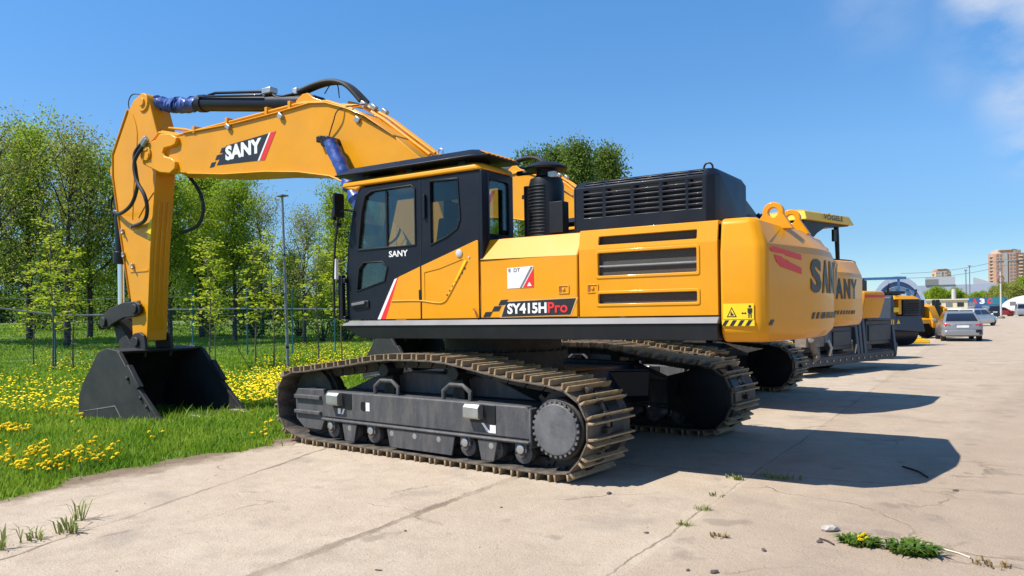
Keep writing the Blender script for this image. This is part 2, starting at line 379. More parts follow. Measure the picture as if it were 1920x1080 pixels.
    c = mixc(k, c, (.20, .145, .10)); ks.append(k)
    l.new(c, p.inputs['Base Color']); p.inputs['Roughness'].default_value = .88; p.inputs['Specular IOR Level'].default_value = .3
    h = math_('ADD', math_('MULTIPLY', noise(45, 5, .75), .5), math_('MULTIPLY', noise(6, 5, .6), .8))
    for k in ks[:1]+ks[-1:]: h = math_('SUBTRACT', h, k)
    bu = n.new('ShaderNodeBump'); bu.inputs['Strength'].default_value = .8; bu.inputs['Distance'].default_value = .025; l.new(h, bu.inputs['Height']); l.new(bu.outputs[0], p.inputs['Normal'])
    return m
def edge(y):
    """line where the slabs end and the grass starts"""
    return 2.95 + 14*sstep(-22, -46, y)*(y < -20) + 50*sstep(-46, -110, y)*(y < -40) - .17*np.clip(y, 0, 8) + .16*np.sin(y*1.9+.6) + .10*np.sin(y*4.7) + .06*np.sin(y*11.3+1)
GS = gmat()
xs = np.concatenate([np.linspace(-3000, -60, 12), np.linspace(-50, 90, 141), np.linspace(110, 3000, 14)])
ys = np.concatenate([np.linspace(-3000, -130, 14), np.linspace(-120, 40, 81), np.linspace(60, 3000, 10)])
X, Y = np.meshgrid(xs, ys, indexing='ij'); Z = H(X, Y) - .012
nx, ny = X.shape; idx = np.arange(nx*ny).reshape(nx, ny)
q = np.stack([idx[:-1, :-1], idx[1:, :-1], idx[1:, 1:], idx[:-1, 1:]], -1).reshape(-1, 4)
ground = npmesh('ground', np.stack([X, Y, Z], -1).reshape(-1, 3), q, 4, GS)
ground.data.polygons.foreach_set('use_smooth', [True]*len(ground.data.polygons)); tag(ground, kind='structure')
yy = np.concatenate([np.linspace(60, 12, 12), np.linspace(11.8, -30, 420), np.linspace(-34, -420, 30)])
pts = [(float(edge(v)), float(v)) for v in yy]
mb = MB()
xe = [e for e, _ in pts]
vs = []; fs = []
for e, v in pts: vs += [(e, v, 0), (-4, v, 0), (-30, v, 0), (-420, v, 0)]
for i in range(len(pts)-1):
    for k in range(3): a = i*4+k; fs.append((a, a+1, a+5, a+4))
mb.add(vs, fs); lot = mb.build('concrete_lot', cmat()); tag(lot, kind='structure')
mb = MB(); ys2 = np.linspace(-430, 430, 80)
ROADM = mat('road_asphalt', (.20, .19, .18), .85, var=.15)
vs = []; fs = []
for v in ys2: vs += [(92, v, 1.45*float(sstep(-75, -45, v))+.02), (104, v, 1.45*float(sstep(-75, -45, v))+.02)]
for i in range(len(ys2)-1): fs.append((2*i, 2*i+1, 2*i+3, 2*i+2))
mb.add(vs, fs); tag(mb.build('road', ROADM), kind='structure')
# worn footpath on the bank behind the fence
mb = MB(); vs = []; fs = []
for k, v in enumerate(np.linspace(25, -40, 50)):
    x = 33.2 + .5*math.sin(v*.3); vs += [(x, v, float(H(x, v))+.02), (x+.9, v, float(H(x+.9, v))+.02)]
    if k: fs.append((2*k-2, 2*k-1, 2*k+1, 2*k))
mb.add(vs, fs); tag(mb.build('footpath', mat('trodden_earth', (.20, .16, .11), .9, var=.25)), kind='structure')

# ------------------------------------------------------------------ excavator
SW = R(5.8)
TRK = [(2.618, .193), (2.71, .482), (2.664, .816), (2.435, 1.000), (2.017, 1.049), (1.674, 1.094), (1.239, 1.145), (.827, 1.203), (.5, 1.235), (.1, 1.248), (-.372, 1.245), (-.702, 1.212), (-1.017, 1.160), (-1.4, 1.10), (-1.813, 1.056), (-2.113, 1.025), (-2.325, .94), (-2.475, .79), (-2.54, .59), (-2.51, .36), (-2.38, .165), (-2.16, .02), (-1.2, .0), (0, .0), (1.3, .0), (2.0, .005), (2.36, .06)]
def track_frames():
    P = [Vector((x, 0, z)) for x, z in TRK]; n = len(P); Q = []
    for i in range(n):
        p0, p1, p2, p3 = P[i-1], P[i], P[(i+1) % n], P[(i+2) % n]
        for k in range(12):
            t = k/12; Q.append(.5*((2*p1)+(p2-p0)*t+(2*p0-5*p1+4*p2-p3)*t*t+(3*p1-p0-3*p2+p3)*t**3))
    ln = [0]
    for i in range(len(Q)): ln.append(ln[-1]+(Q[(i+1) % len(Q)]-Q[i]).length)
    tot = ln[-1]; cnt = 49
    def pos(s):
        s %= tot
        i = max(k for k in range(len(Q)) if ln[k] <= s); f = (s-ln[i])/(ln[i+1]-ln[i]); return Q[i].lerp(Q[(i+1) % len(Q)], f)
    out = []
    for k in range(cnt):
        s = k*tot/cnt; a, b = pos(s-tot/cnt*.5), pos(s+tot/cnt*.5); t = (b-a).normalized(); nrm = Vector((t.z, 0, -t.x))
        out.append(((a+b)/2, t, nrm))
    return out, tot/cnt
def bolt(mb, c, ax, r=.018, h=.014):
    mb.cyl(c, Vector(c)+Vector(ax)*h, r, n=8)
def make_excavator():
    ex = thing('excavator', 'x', 'excavator')
    FR, pitch = track_frames()
    # ---- undercarriage -------------------------------------------------
    sm = MB(); hp = pitch/2
    sm.box(-hp-.012, hp-.012, -.4, .4, -.086, -.066)
    sm.m = 1
    for x in (-hp*.70, hp*.62):
        sm.prism([(x-.014, -.067), (x+.014, -.067), (x+.010, 0), (x-.010, 0)], 'y', -.4, .4)
    sm.m = 0
    for yb in (-.07, .07):
        for xb in (-.03, .02): sm.cyl((xb, yb, -.067), (xb, yb, -.05), .016, n=8)
    shoe0 = None
    for side in (1, -1):
        yc = 1.32 if side > 0 else -2.10
        ch = MB()
        for (p, t, nn) in FR:
            c = p - nn*.135
            for yo in (-.095, .095):
                ch.obox((c.x, yc+yo, c.z), (pitch*.93, .045, .10), ax=(t, Vector((0, 1, 0)), nn))
            ch.cyl((c.x+t.x*hp, yc-.14, c.z+t.z*hp), (c.x+t.x*hp, yc+.14, c.z+t.z*hp), .033, n=10)
        tr = ch.build('crawler_track', CHN, ex)
        for (p, t, nn) in FR:
            if shoe0 is None:
                o = shoe0 = sm.build('track_shoe', [SHOE, GROU], tr, bevel=.004, seg=1)
            else: o = shoe0.copy(); COL.objects.link(o); o.parent = tr
            m4 = Matrix((t, Vector((0, 1, 0)), nn)).transposed().to_4x4(); m4 = m4 @ Matrix.Rotation(random.uniform(-.02, .02), 4, 'Y'); m4.translation = Vector((p.x, yc, p.z)); o.matrix_local = m4
        # side frame
        f = MB(); s = side; yc = 1.42 if side > 0 else -2.10
        def yb(a, b): return (yc+s*a, yc+s*b)
        ya, yo = yb(-.24, .235)
        f.prism([(1.70, .385), (1.70, .66), (1.62, .735), (-1.66, .735), (-1.72, .66), (-1.72, .385)], 'y', ya, yo)
        f.prism([(1.72, .345), (1.72, .38), (-1.72, .38), (-1.72, .345)], 'y', yc-s*.25, yc+s*.275)
        f.box(-1.735, -1.70, *sorted(yb(-.2, .25)), .30, .72)
        # sloped top deck to the centre
        f.prism([(1.62, .73), (1.15, .90), (.45, 1.0), (-.9, .98), (-1.5, .75)], 'y', *yb(-.42, -.14))
        fo = f.build('track_frame', FRM, ex, bevel=.022)
        fm = MB()   # idler guard
        fm.prism([(2.36, .66), (2.30, .73), (1.76, .745), (1.735, .70), (1.735, .33), (1.80, .20), (2.16, .20), (2.34, .32)], 'y', *yb(-.2, .20))
        fm.box(1.78, 2.335, *sorted(yb(.19, .245)), .60, .655); fm.box(1.78, 2.335, *sorted(yb(.19, .245)), .40, .45)
        fm.box(1.95, 2.15, *sorted(yb(.02, .17)), .74, .76)
        fm.build('idler_guard', FRM, fo, bevel=.018)
        idl = MB(); idl.lathe([(.10, -.11), (.42, -.11), (.42, -.05), (.46, -.05), (.46, .05), (.42, .05), (.42, .11), (.10, .11)], (2.06, yc, .575), axis='y'); idl.build('idler_wheel', CHN, fo)
        for xh in (.545, -.625):      # lifting lugs on top of the frame
            lg = MB(); yl = yc+s*.17
            lg.tube([(xh+.205, yl, .72), (xh+.205, yl, .83), (xh+.10, yl, .905), (xh-.10, yl, .905), (xh-.205, yl, .83), (xh-.205, yl, .72)], .028, n=6)
            lg.build('lifting_lug', FRM, fo, bevel=.006)
        for xc in (1.33, -1.05):      # step brackets with a silver front plate
            st = MB(); yo = yc+s*.24
            st.box(xc-.20, xc+.16, *sorted((yo-s*.02, yo+s*.006)), .52, .72)
            st.m = 1; st.prism([(.0, .70), (.075, .70), (.10, .665), (.10, .60), (.075, .585), (.0, .585)], 'x', xc-.0, xc+.17) if False else None
            st.m = 1; st.loft([[(xq, yo+s*a, b) for a, b in ((.0, .725), (.06, .725), (.095, .69), (.095, .585), (.08, .565), (.0, .565))] for xq in (xc-.03, xc+.19)])
            st.build('step_bracket', [BLK, STL], fo, bevel=.006)
        yt = yc+s*.2372
        for q_ in ([(1.40, .45), (1.40, .53), (1.345, .53), (1.345, .45)], [(1.30, .45), (1.33, .445), (1.28, .545), (1.25, .54)], [(-1.17, .42), (-1.17, .505), (-1.25, .505), (-1.25, .42)], [(-1.07, .535), (-1.02, .55), (-1.13, .425), (-1.18, .42)], [(.855, .52), (.855, .625), (.785, .625), (.785, .52)]):
            tg = MB(); tg.plate(q_, [], 'y', yt, yt+s*.003); tg.build('inspection_tag', WHT, fo)
        hl = MB(); hl.plate(rrect(.86, .95, .52, .63, .03), [], 'y', yt, yt+s*.003); hl.build('grease_port', BLK, fo)
        for k in range(9):           # rollers and their guards
            xr = 1.55 - k*.392; rl = MB()
            rl.lathe([(.06, -.19), (.115, -.19), (.115, -.12), (.085, -.11), (.085, .11), (.115, .12), (.115, .19), (.06, .20), (.045, .235)], (xr, yc, .24), axis='y', n=18)
            rl.box(xr-.075, xr+.075, *sorted(yb(.19, .235)), .25, .35)
            rl.m = 1; rl.lathe([(.048, .225), (.048, .25), (.03, .256)], (xr, yc, .285), axis='y', n=12) if s > 0 else None
            rl.build('track_roller', [FRM, STL], fo)
        for (a, b) in ((1.30, 1.02), (.46, -.66), (-1.0, -1.28)):
            gd = MB(); y0, y1 = sorted(yb(.235, .255)); n_ = 3 if a-b > .5 else 1
            gd.prism([(a, .34), (a-.05, .12), (b+.05, .12), (b, .34)], 'y', y0, y1)
            gd.build('roller_guard', FRM, fo, bevel=.006)
        # final drive
        dm = MB(); cx_, cz_ = -2.06, .53; yd = yc+s*.285
        dm.lathe([(.36, -.06), (.40, -.06), (.40, .06), (.36, .06)], (cx_, yc, cz_), axis='y')
        dm.lathe([(.315, 0), (.315, s*.155), (.285, s*.175), (.285, s*.20)] if s > 0 else [(.315, 0), (.315, s*.155), (.285, s*.175), (.285, s*.20)], (cx_, yc+s*.06, cz_), axis='y', n=40)
        for k in range(18):
            t = 2*math.pi*k/18; dm.obox((cx_+.43*math.cos(t), yc, cz_+.43*math.sin(t)), (.09, .09, .06), ax=(Vector((math.cos(t), 0, math.sin(t))), Vector((0, 1, 0)), Vector((-math.sin(t), 0, math.cos(t)))))
        do = dm.build('drive_sprocket', CHN, fo, bevel=.008)
        dc = MB(); dc.lathe([(.262, s*.255), (.262, s*.272), (.25, s*.282), (.02, s*.287)], (cx_, yc, cz_), axis='y', n=40)
        for k in range(28):
            t = 2*math.pi*k/28; p = Vector((cx_+.272*math.cos(t), yc+s*.255, cz_+.272*math.sin(t))); dc.cyl(p, p+Vector((0, s*.022, 0)), .017, n=8)
        dc.build('drive_cover', DISC, fo)
        ins = MB(); ins.lathe([(.43, -s*.12), (.43, -s*.34), (.38, -s*.36), (.05, -s*.365)], (cx_, yc, cz_), axis='y', n=36)
        for k in range(8):
            t = 2*math.pi*(k+.5)/8; p = Vector((cx_+.33*math.cos(t), yc-s*.36, cz_+.33*math.sin(t))); ins.cyl(p, p-Vector((0, s*.02, 0)), .016, n=8)
        ins.prism([(-1.5, .32), (-1.5, .80), (-2.0, .93), (-2.2, .93), (-2.2, .88), (-1.7, .32)], 'y', yc-s*.33, yc-s*.22)
        ins.build('motor_housing', BLK, fo, bevel=.012)
        for xq in (.62, -.55):
            cr2 = MB(); cr2.cyl((xq, yc-.12, 1.03), (xq, yc+.16, 1.03), .085, n=16); cr2.prism([(xq-.1, .72), (xq+.1, .72), (xq+.06, 1.0), (xq-.06, 1.0)], 'y', yc-.06, yc+.06); cr2.build('carrier_roller', BLK, fo, bevel=.01)
    cb = MB()
    cb.prism([(1.25, .45), (1.0, .95), (-1.0, .95), (-1.25, .45)], 'y', -1.75, 1.2)
    for sx_ in (1, -1):
        for sy_ in (1, -1):
            cb.obox((sx_*.95, sy_*.75-(.45 if sy_ < 0 else 0), .72), (.95, .42, .36), ax=(Vector((.7*sx_, .6*sy_, 0)).normalized(), Vector((-.6*sy_, .7*sx_, 0)).normalized(), UP))
    cb.build('car_body', DKB, ex, bevel=.02)
    sr_ = MB(); sr_.lathe([(.80, .93), (.80, 1.10), (.86, 1.10), (.86, 1.22), (.78, 1.22), (.78, 1.42)], (0, 0, 0), n=48)
    for k in range(36):
        t = 2*math.pi*k/36; sr_.cyl((.83*math.cos(t), .83*math.sin(t), 1.22), (.83*math.cos(t), .83*math.sin(t), 1.25), .018, n=6)
    sr_.build('slewing_ring', CHN, ex)
    # ---- upper structure ------------------------------------------------
    z = SW
    pf = MB(); pf.box(-3.40, 1.32, -1.38, 1.38, 1.44, 1.625)
    pf.box(.55, 1.15, -.5, .3, 1.62, 1.80)
    for yl in (.46, -.46): pf.prism([(-.9, 1.6), (.95, 1.6), (1.0, 2.1), (.65, 2.32), (.2, 2.2), (-.5, 2.0)], 'y', yl-.04, yl+.04)   # boom foot brackets
    pf.box(-.9, .6, -.44, .44, 1.62, 1.95)
    plat = pf.build('platform', DKB, ex, bevel=.012, rz=z)
    for s in (1, -1):
        sk = MB()
        sk.loft([[(fq, s*a, b) for a, b in ((1.38, 1.58), (1.545, 1.575), (1.53, zq), (1.40, zq))] for fq, zq in ((1.42, 1.555), (1.08, 1.42), (-3.43, 1.42))])
        sk.m = 1
        sk.loft([[(fq, s*a, b) for a, b in ((1.38, 1.642), (1.505, 1.642), (1.56, 1.578), (1.38, 1.576))] for fq in (1.415, -3.435)])
        sk.build('side_skirt', [BLK, RAIL], plat, bevel=.006)
    # cab ----------------------------------------------------------------
    cab = MB(); L0, L1 = .84, 1.49
    outer = [(1.385, 1.65), (1.40, 2.1), (1.36, 2.55), (1.27, 3.0), (1.19, 3.24), (1.13, 3.31), (-.70, 3.33), (-.70, 1.65)]
    g1 = [(1.17, 2.535), (.245, 2.545), (.245, 3.20), (.30, 3.25), (.93, 3.24), (1.04, 3.19), (1.10, 3.0)]
    g2 = [(1.20, 2.02), (1.16, 2.29), (1.08, 2.36), (.78, 2.36), (.70, 2.29), (.75, 2.13)]
    g3 = [(-.0, 2.53), (-.23, 2.615), (-.38, 2.70), (-.42, 2.80), (-.40, 3.25), (-.0, 3.265)]
    cab.plate(outer, [g1, g2, g3], 'y', L1-.05, L1)
    cab.plate(outer, [[(1.31, 1.80), (.28, 1.80), (.28, 3.22), (1.08, 3.22), (1.27, 2.6)], [(.18, 2.1), (-.55, 2.1), (-.55, 3.22), (.18, 3.22)]], 'y', L0, L0+.05)
    # front and rear walls, floor
    cab.prism([(1.385, 1.65), (1.40, 2.1), (1.34, 2.1), (1.33, 1.65)], 'y', L0+.05, L1-.05)
    cab.prism([(1.13, 3.31), (1.20, 3.20), (1.14, 3.17), (1.05, 3.26)], 'y', L0+.05, L1-.05)
    cab.plate([(L0+.002, 1.65), (L1-.002, 1.65), (L1-.002, 3.33), (L0+.002, 3.33)], [rrect(.93, 1.38, 2.62, 3.24, .05)], 'x', -.74, -.69)
    cab.lathe([(.11, 0), (.11, 1.66)], (-.635, L1-.11, 1.66), n=20)
    cab.box(-.68, 1.33, L0+.05, L1-.05, 1.65, 1.70)
    cab.box(-.68, 1.13, L0+.05, L1-.05, 3.27, 3.31)
    cabo = cab.build('cab', DKB, ex, bevel=.008, rz=z)
    gl = MB(); gl.plate(g1, [], 'y', L1-.032, L1-.024); gl.build('window', GLS, cabo)
    gl = MB(); gl.plate(g2, [], 'y', L1-.032, L1-.024); gl.build('window', GLS, cabo)
    gl = MB(); gl.plate(g3, [], 'y', L1-.032, L1-.024); gl.build('window', GLS, cabo)
    gl = MB(); gl.plate(rrect(.92, 1.39, 2.61, 3.25, .05), [], 'x', -.718, -.710); gl.build('rear_window', GLS, cabo)
    gl = MB(); gl.loft([[(1.385, y, 2.1), (1.19, y, 3.2), (1.18, y, 3.2), (1.375, y, 2.1)] for y in (L0+.05, L1-.05)]); gl.build('windscreen', GLS, cabo)
    fr = MB()
    def rim(pts, w=.016, yy0=L1-.01, yy1=L1+.012):
        c = Vector((sum(p[0] for p in pts)/len(pts), sum(p[1] for p in pts)/len(pts))); ou = []
        for p in pts:
            v = Vector(p)-c; ou.append(tuple(c+v*(1+w/v.length*1.4)))
        fr.plate(ou, [list(pts)], 'y', yy0, yy1)
    for g in (g1, g2, g3): rim(g)
    fr.box(.695, .72, L1-.03, L1-.01, 2.55, 3.23)
    fr.box(.245, 1.17, L1-.01, L1+.01, 2.53, 2.545)
    fr.build('window_frame', BLK, cabo, bevel=.004)
    ds = MB(); ds.box(.145, .165, L1-.001, L1+.004, 1.66, 3.3); ds.box(.07, .10, L1, L1+.03, 2.84, 3.12); ds.box(.148, .185, L1, L1+.02, 1.86, 2.0)
    ds.build('door_hinge', BLK, cabo, bevel=.003)
    dh = MB(); dh.box(1.0, 1.29, L1, L1+.02, 1.80, 1.89); dh.m = 1; dh.obox((1.16, L1+.035, 1.855), (.22, .02, .035), ax=(Vector((.99, 0, -.1)).normalized(), Vector((0, 1, 0)), Vector((.1, 0, .99)).normalized()))
    dh.build('door_handle', [BLK, GRYP], cabo, bevel=.006)
    op = MB()    # yellow lower door skin with its scooped air intake
    yo = L1+.001
    op.plate([(.72, 1.655), (.505, 2.165), (.166, 2.275), (.166, 1.655)], [], 'y', yo, yo+.012)
    op.plate([(.144, 1.655), (.144, 2.282), (-.66, 2.535), (-.685, 2.53), (-.685, 1.655)], [[(-.50, 2.28), (-.46, 2.33), (-.12, 2.235), (.10, 2.20), (.10, 1.86), (-.06, 1.84), (-.16, 1.86), (-.24, 1.95)]], 'y', yo, yo+.012)
    op.loft([[(-.50, yo+.006, 2.28), (-.46, yo+.006, 2.33), (-.12, yo+.006, 2.235), (.10, yo+.006, 2.20), (.10, yo+.006, 1.86), (-.06, yo+.006, 1.84), (-.16, yo+.006, 1.86), (-.24, yo+.006, 1.95)],
             [(-.38, yo-.10+.06, 2.23), (-.36, yo-.04, 2.26), (-.12, yo-.02, 2.20), (.09, yo-.0, 2.18), (.09, yo, 1.90), (-.02, yo-.03, 1.90), (-.10, yo-.04, 1.93), (-.17, yo-.045, 2.0)]])
    op.tube([(.62, yo+.012, 1.875), (.2, yo+.012, 1.872), (-.05, yo+.012, 1.842), (-.18, yo+.012, 1.845), (-.27, yo+.012, 1.93), (-.53, yo+.012, 2.31)], .012, n=6, sub=3)
    opn = op.build('door_panel', YEL, cabo, bevel=.003)
    iv = MB()
    for k in range(7):
        t = k/6; c = Vector((-.245-.245*t, yo+.013, 1.925+.30*t)); iv.obox(c, (.032, .008, .02))
    iv.build('intake_slot', BKD, cabo)
    yl_ = MB(); yl_.plate([(-.20, 1.87), (-.225, 1.89), (-.49, 2.32), (-.53, 2.31), (-.28, 1.93), (-.235, 1.865)], [], 'y', yo+.012, yo+.0135); yl_.build('yellow_strip', YLD, cabo)
    lm = MB(); lm.lathe([(.045, 0), (.045, .012), (.03, .02)], (-.42, yo+.01, 2.40), axis='y', n=16); lm.cyl((-.56, yo+.01, 2.35), (-.56, yo+.02, 2.35), .012, n=8); lm.build('side_lamp', LEN, cabo)
    s1 = MB(); s1.plate([(.865, 1.655), (.815, 1.655), (.535, 2.155), (.58, 2.14)], [], 'y', L1+.001, L1+.003); s1.build('white_stripe', WHT, cabo)
    s1 = MB(); s1.plate([(.815, 1.655), (.722, 1.655), (.50, 2.168), (.535, 2.155)], [], 'y', L1+.0015, L1+.0035); s1.build('red_stripe', RED, cabo)
    text('SANY', 'window_lettering', (.66, L1, 2.412), (-1, 0, 0), (0, 0, 1), .30, .075, WHT, cabo, bold=.02)
    rc = MB()    # roof cap
    rc.loft([[(f_, y_, zz) for f_, y_ in q] for zz, q in ((3.335, [(1.43, L0), (1.43, L1+.03), (-.70, L1+.03), (-.76, L1-.05), (-.76, L0)]), (3.395, [(1.40, L0), (1.40, L1+.02), (-.66, L1+.02), (-.73, L1-.06), (-.73, L0)]), (3.43, [(1.30, L0), (1.30, L1-.06), (-.60, L1-.06), (-.66, L1-.12), (-.66, L0)]))])
    rc.prism([(1.43, 3.34), (1.18, 3.27), (1.10, 3.33)], 'y', L0, L1+.025)
    rc.build('roof_cap', YEL, cabo, bevel=.02, seg=3)
    gd = MB()
    gd.loft([[(f_, y_, zz) for f_, y_ in q] for zz, q in ((3.475, [(1.50, L0+.02), (1.50, L1+.06), (-.60, L1+.06), (-.80, L1-.02), (-.80, L0-.06), (1.3, L0-.06)]), (3.49, [(1.52, L0+.02), (1.52, L1+.07), (-.62, L1+.07), (-.82, L1-.02), (-.82, L0-.07), (1.3, L0-.07)]), (3.585, [(1.30, L0+.1), (1.30, L1-.06), (-.55, L1-.06), (-.62, L1-.12), (-.62, L0), (1.25, L0)]))])
    for fq in (1.1, .4, -.4): gd.box(fq-.05, fq+.05, L0+.05, L1-.08, 3.42, 3.48)
    gd.build('roof_guard', DKB, cabo, bevel=.008)
    gs = MB()
    for k in range(7):
        y = L0+.02+k*.088; gs.box(-.79, -.775, y, y+.06, 3.50, 3.545) if False else gs.loft([[(-.80, y, 3.503), (-.80, y+.062, 3.503), (-.70, y+.062, 3.55), (-.70, y, 3.55)], [(-.815, y, 3.508), (-.815, y+.062, 3.508), (-.715, y+.062, 3.556), (-.715, y, 3.556)]])
    gs.build('guard_slot', YEL, cabo)
    ey = MB(); ey.tube([(-.1+.035*math.cos(t), L1-.08, 3.615+.04*math.sin(t)) for t in np.linspace(-.6, math.pi+.6, 12)], .007, n=6); ey.build('roof_eye', STL, cabo)
    wl = MB(); wl.obox((.25, L0+.15, 3.62), (.34, .12, .04)); wl.build('roof_lamp', GRYP, cabo, bevel=.01)
    st = MB(); st.box(-.02, .48, .96, 1.30, 1.75, 2.16); st.prism([(.02, 2.1), (.18, 2.1), (.05, 2.86), (-.08, 2.86)], 'y', .97, 1.29); st.box(-.09, .01, 1.03, 1.22, 2.86, 3.06); st.box(.05, .42, 1.30, 1.35, 2.28, 2.34)
    st.build('driver_seat', SEAT, cabo, bevel=.05, seg=3)
    cn = MB(); cn.prism([(1.15, 1.7), (1.15, 2.1), (1.08, 2.55), (1.02, 2.55), (.95, 2.0), (.9, 1.7)], 'y', .9, 1.05); cn.box(-.3, .25, .88, .97, 1.7, 2.16); cn.tube([(.35, 1.32, 1.7), (.42, 1.32, 2.15), (.40, 1.32, 2.32)], .02, n=8); cn.tube([(.95, 1.25, 1.7), (.80, 1.22, 2.15)], .016, n=8); cn.obox((.41, 1.32, 2.36), (.05, .05, .1))
    cn.build('control_console', BLK, cabo, bevel=.01)
    vs_ = MB(); vs_.box(-.395, 0, L1-.045, L1-.036, 3.03, 3.26); vs_.build('sun_blind', BLK, cabo)
    ln = MB(); ln.box(-.62, .2, L0+.055, L0+.07, 1.7, 2.08); ln.build('inner_lining', GRYP, cabo)
    mr = MB()   # mirror and its long stay
    mr.tube([(1.22, 1.5, 3.02), (1.34, 1.56, 3.04), (1.41, 1.58, 2.98), (1.47, 1.6, 2.6), (1.50, 1.6, 2.2), (1.50, 1.6, 1.68)], .016, n=8, sub=4)
    mr.obox((1.40, 1.60, 3.10), (.035, .17, .30)); mr.obox((1.46, 1.62, 3.0), (.03, .06, .16)); mr.cyl((1.42, 1.56, 2.86), (1.42, 1.64, 2.86), .03)
    mr.box(1.40, 1.47, 1.5, 1.56, 1.66, 2.22); mr.box(1.36, 1.5, 1.5, 1.55, 2.12, 2.18); mr.box(1.36, 1.5, 1.5, 1.55, 1.66, 1.70); mr.m = 1; mr.obox((1.485, 1.58, 2.30), (.05, .05, .26))
    mr.build('mirror', [BLK, WHT], cabo, bevel=.006)
    # engine house ----------------------------------------------------------
    def side_house(name, f0, f1, zsh, lt, s, vents):
        h = MB(); y1 = 1.5*s; yt = lt*s; th = .03*s
        low = [(f0, 1.655), (f0, zsh), (f1, zsh), (f1, 1.655)]
        holes = [v for v in vents if v[0][1] < zsh-.01]
        h.plate(low, holes, 'y', y1-th, y1)
        zt = 2.545
        k = (yt-y1)/(zt-zsh)
        up = [(f0, zsh), (f0, zt), (f1, zt), (f1, zsh)]
        hu = [v for v in vents if v[0][1] > zsh]
        nrm = Vector((0, (zt-zsh), abs(yt-y1))).normalized()
        h.plate(up, hu, 'y', 0, -.03, fn=lambda q, d: (q[0], y1+k*(q[1]-zsh)+nrm.y*d*s, q[1]+nrm.z*d))
        h.prism([(f0, zt-.03), (f0, zt+.004), (f1, zt+.004), (f1, zt-.03)], 'y', yt-.02*s, .42*s)
        h.box(f0-.03, f0-.001, *sorted((y1-.06*s, .42*s)), 1.65, zsh+.02)
        h.box(f1+.001, f1+.03, *sorted((y1-.06*s, .42*s)), 1.65, zsh+.02)
        o = h.build(name, YEL, ex, bevel=.012, seg=2, rz=z, weld=True)
        return o
    vq = lambda a, b, c, d: rrect(min(a, b), max(a, b), c, d, .012, 2)
    for s in (1, -1):
        e1 = side_house('engine_door', -.705, -1.945, 2.30, 1.345, s, [])
        ven = [vq(-2.185, -3.225, 1.785, 1.885), vq(-2.185, -3.225, 2.07, 2.30), vq(-2.185, -3.225, 2.385, 2.475)]
        e2 = side_house('radiator_door', -1.965, -3.425, 2.345, 1.465, s, ven)
        vm = MB(); vm.box(-3.3, -2.1, *sorted((1.44*s, 1.462*s)), 1.74, 2.33)
        vm.box(-3.25, -2.1, *sorted((1.40*s, 1.425*s)), 2.34, 2.50)
        vm.build('vent_mesh', MESHM, e2)
        if s > 0:
            vb = MB(); vb.box(-3.225, -2.185, 1.475, 1.49, 2.16, 2.175); vb.build('vent_bar', STL, e2)
            vr = MB()
            for v in ven[:2]:
                xs_ = [p[0] for p in v]; zs_ = [p[1] for p in v]
                vr.plate(rrect(min(xs_)-.03, max(xs_)+.03, min(zs_)-.03, max(zs_)+.03, .025), [v], 'y', 1.498, 1.508)
            vr.build('vent_surround', YEL, e2, bevel=.006)
            for f_ in (-1.78, -2.12):
                hn = e1 if f_ > -1.95 else e2
                lk = MB(); lk.plate(rrect(f_-.065, f_+.065, 1.90, 1.99, .01), [rrect(f_-.052, f_+.052, 1.91, 1.98, .01)], 'y', 1.5, 1.508); lk.box(f_-.012, f_+.02, 1.5, 1.512, 1.935, 1.96)
                lk.m = 1; lk.box(f_+.03, f_+.05, 1.5, 1.506, 1.915, 1.975)
                lk.build('latch', [YEL, RUST], hn, bevel=.002)
            # model name plate
            pl = MB(); O = (-.72, 1.5, 1.665)
            patch(pl, O, (-1, 0, 0), UP, [[(.27, 0), (.305, .09), (.345, .165), (1.205, .185), (1.135, .015)]])
            for (a, b) in ((.0, .0), (.12, .062), (.21, .13)): patch(pl, O, (-1, 0, 0), UP, [[(a+.02, b), (a+.115, b+.004), (a+.15, b+.06), (a+.055, b+.056)]], lift=.0022)
            pl.build('model_plate', BKD, e1)
            ou = MB(); patch(ou, O, (-1, 0, 0), UP, [[(.245, -.008), (.285, .092), (.335, .175), (1.23, .195), (1.145, .005)]], lift=.0008); ou.build('model_plate_edge', PALE, e1)
            text('SY415H', 'model_lettering', (-1.07, 1.5, 1.695), (-1, 0, .012), (0, 0, 1), .50, .115, WHT, e1, bold=.035, lift=.005)
            text('Pro', 'model_lettering', (-1.585, 1.5, 1.70), (-1, 0, .012), (0, 0, 1), .24, .115, RED, e1, bold=.02, lift=.005)
            ip = MB(); O = (-1.075, 1.5, 1.975); patch(ip, O, (-1, 0, 0), UP, [[(0, 0), (0, .225), (.335, .235), (.335, .005)]]); ip.m = 1
            patch(ip, O, (-1, 0, 0), UP, [[(.20, .005), (.335, .21), (.335, .008)]], lift=.004); ip.m = 2
            patch(ip, O, (-1, 0, 0), UP, [[(.16, .004), (.185, .004), (.33, .225), (.305, .228)]], lift=.004)
            ip.m = 0; patch(ip, O, (-1, 0, 0), UP, [[(.255, .02), (.285, .065), (.315, .02)]], lift=.006)
            ip.build('maintenance_sticker', [WHT, RED, GRYP], e1)
            text('8  DT', 'sticker_lettering', (-1.09, 1.5, 2.155), (-1, 0, 0), (0, 0, 1), .15, .04, GRYP, e1, lift=.005)
            hk = MB(); hk.tube([(-.60, 1.5, 1.76), (-.63, 1.52, 1.755), (-.66, 1.53, 1.70), (-.67, 1.52, 1.66)], .007, n=6, sub=3); hk.build('door_hook', RUST, e1)
    # black hood with slots
    hd = MB(); HL = 1.25; hz0, hz1 = 2.55, 3.03
    slots = []
    cols = [(-1.90, -2.12), (-2.16, -2.44), (-2.48, -2.75), (-2.79, -3.03), (-3.06, -3.20)]
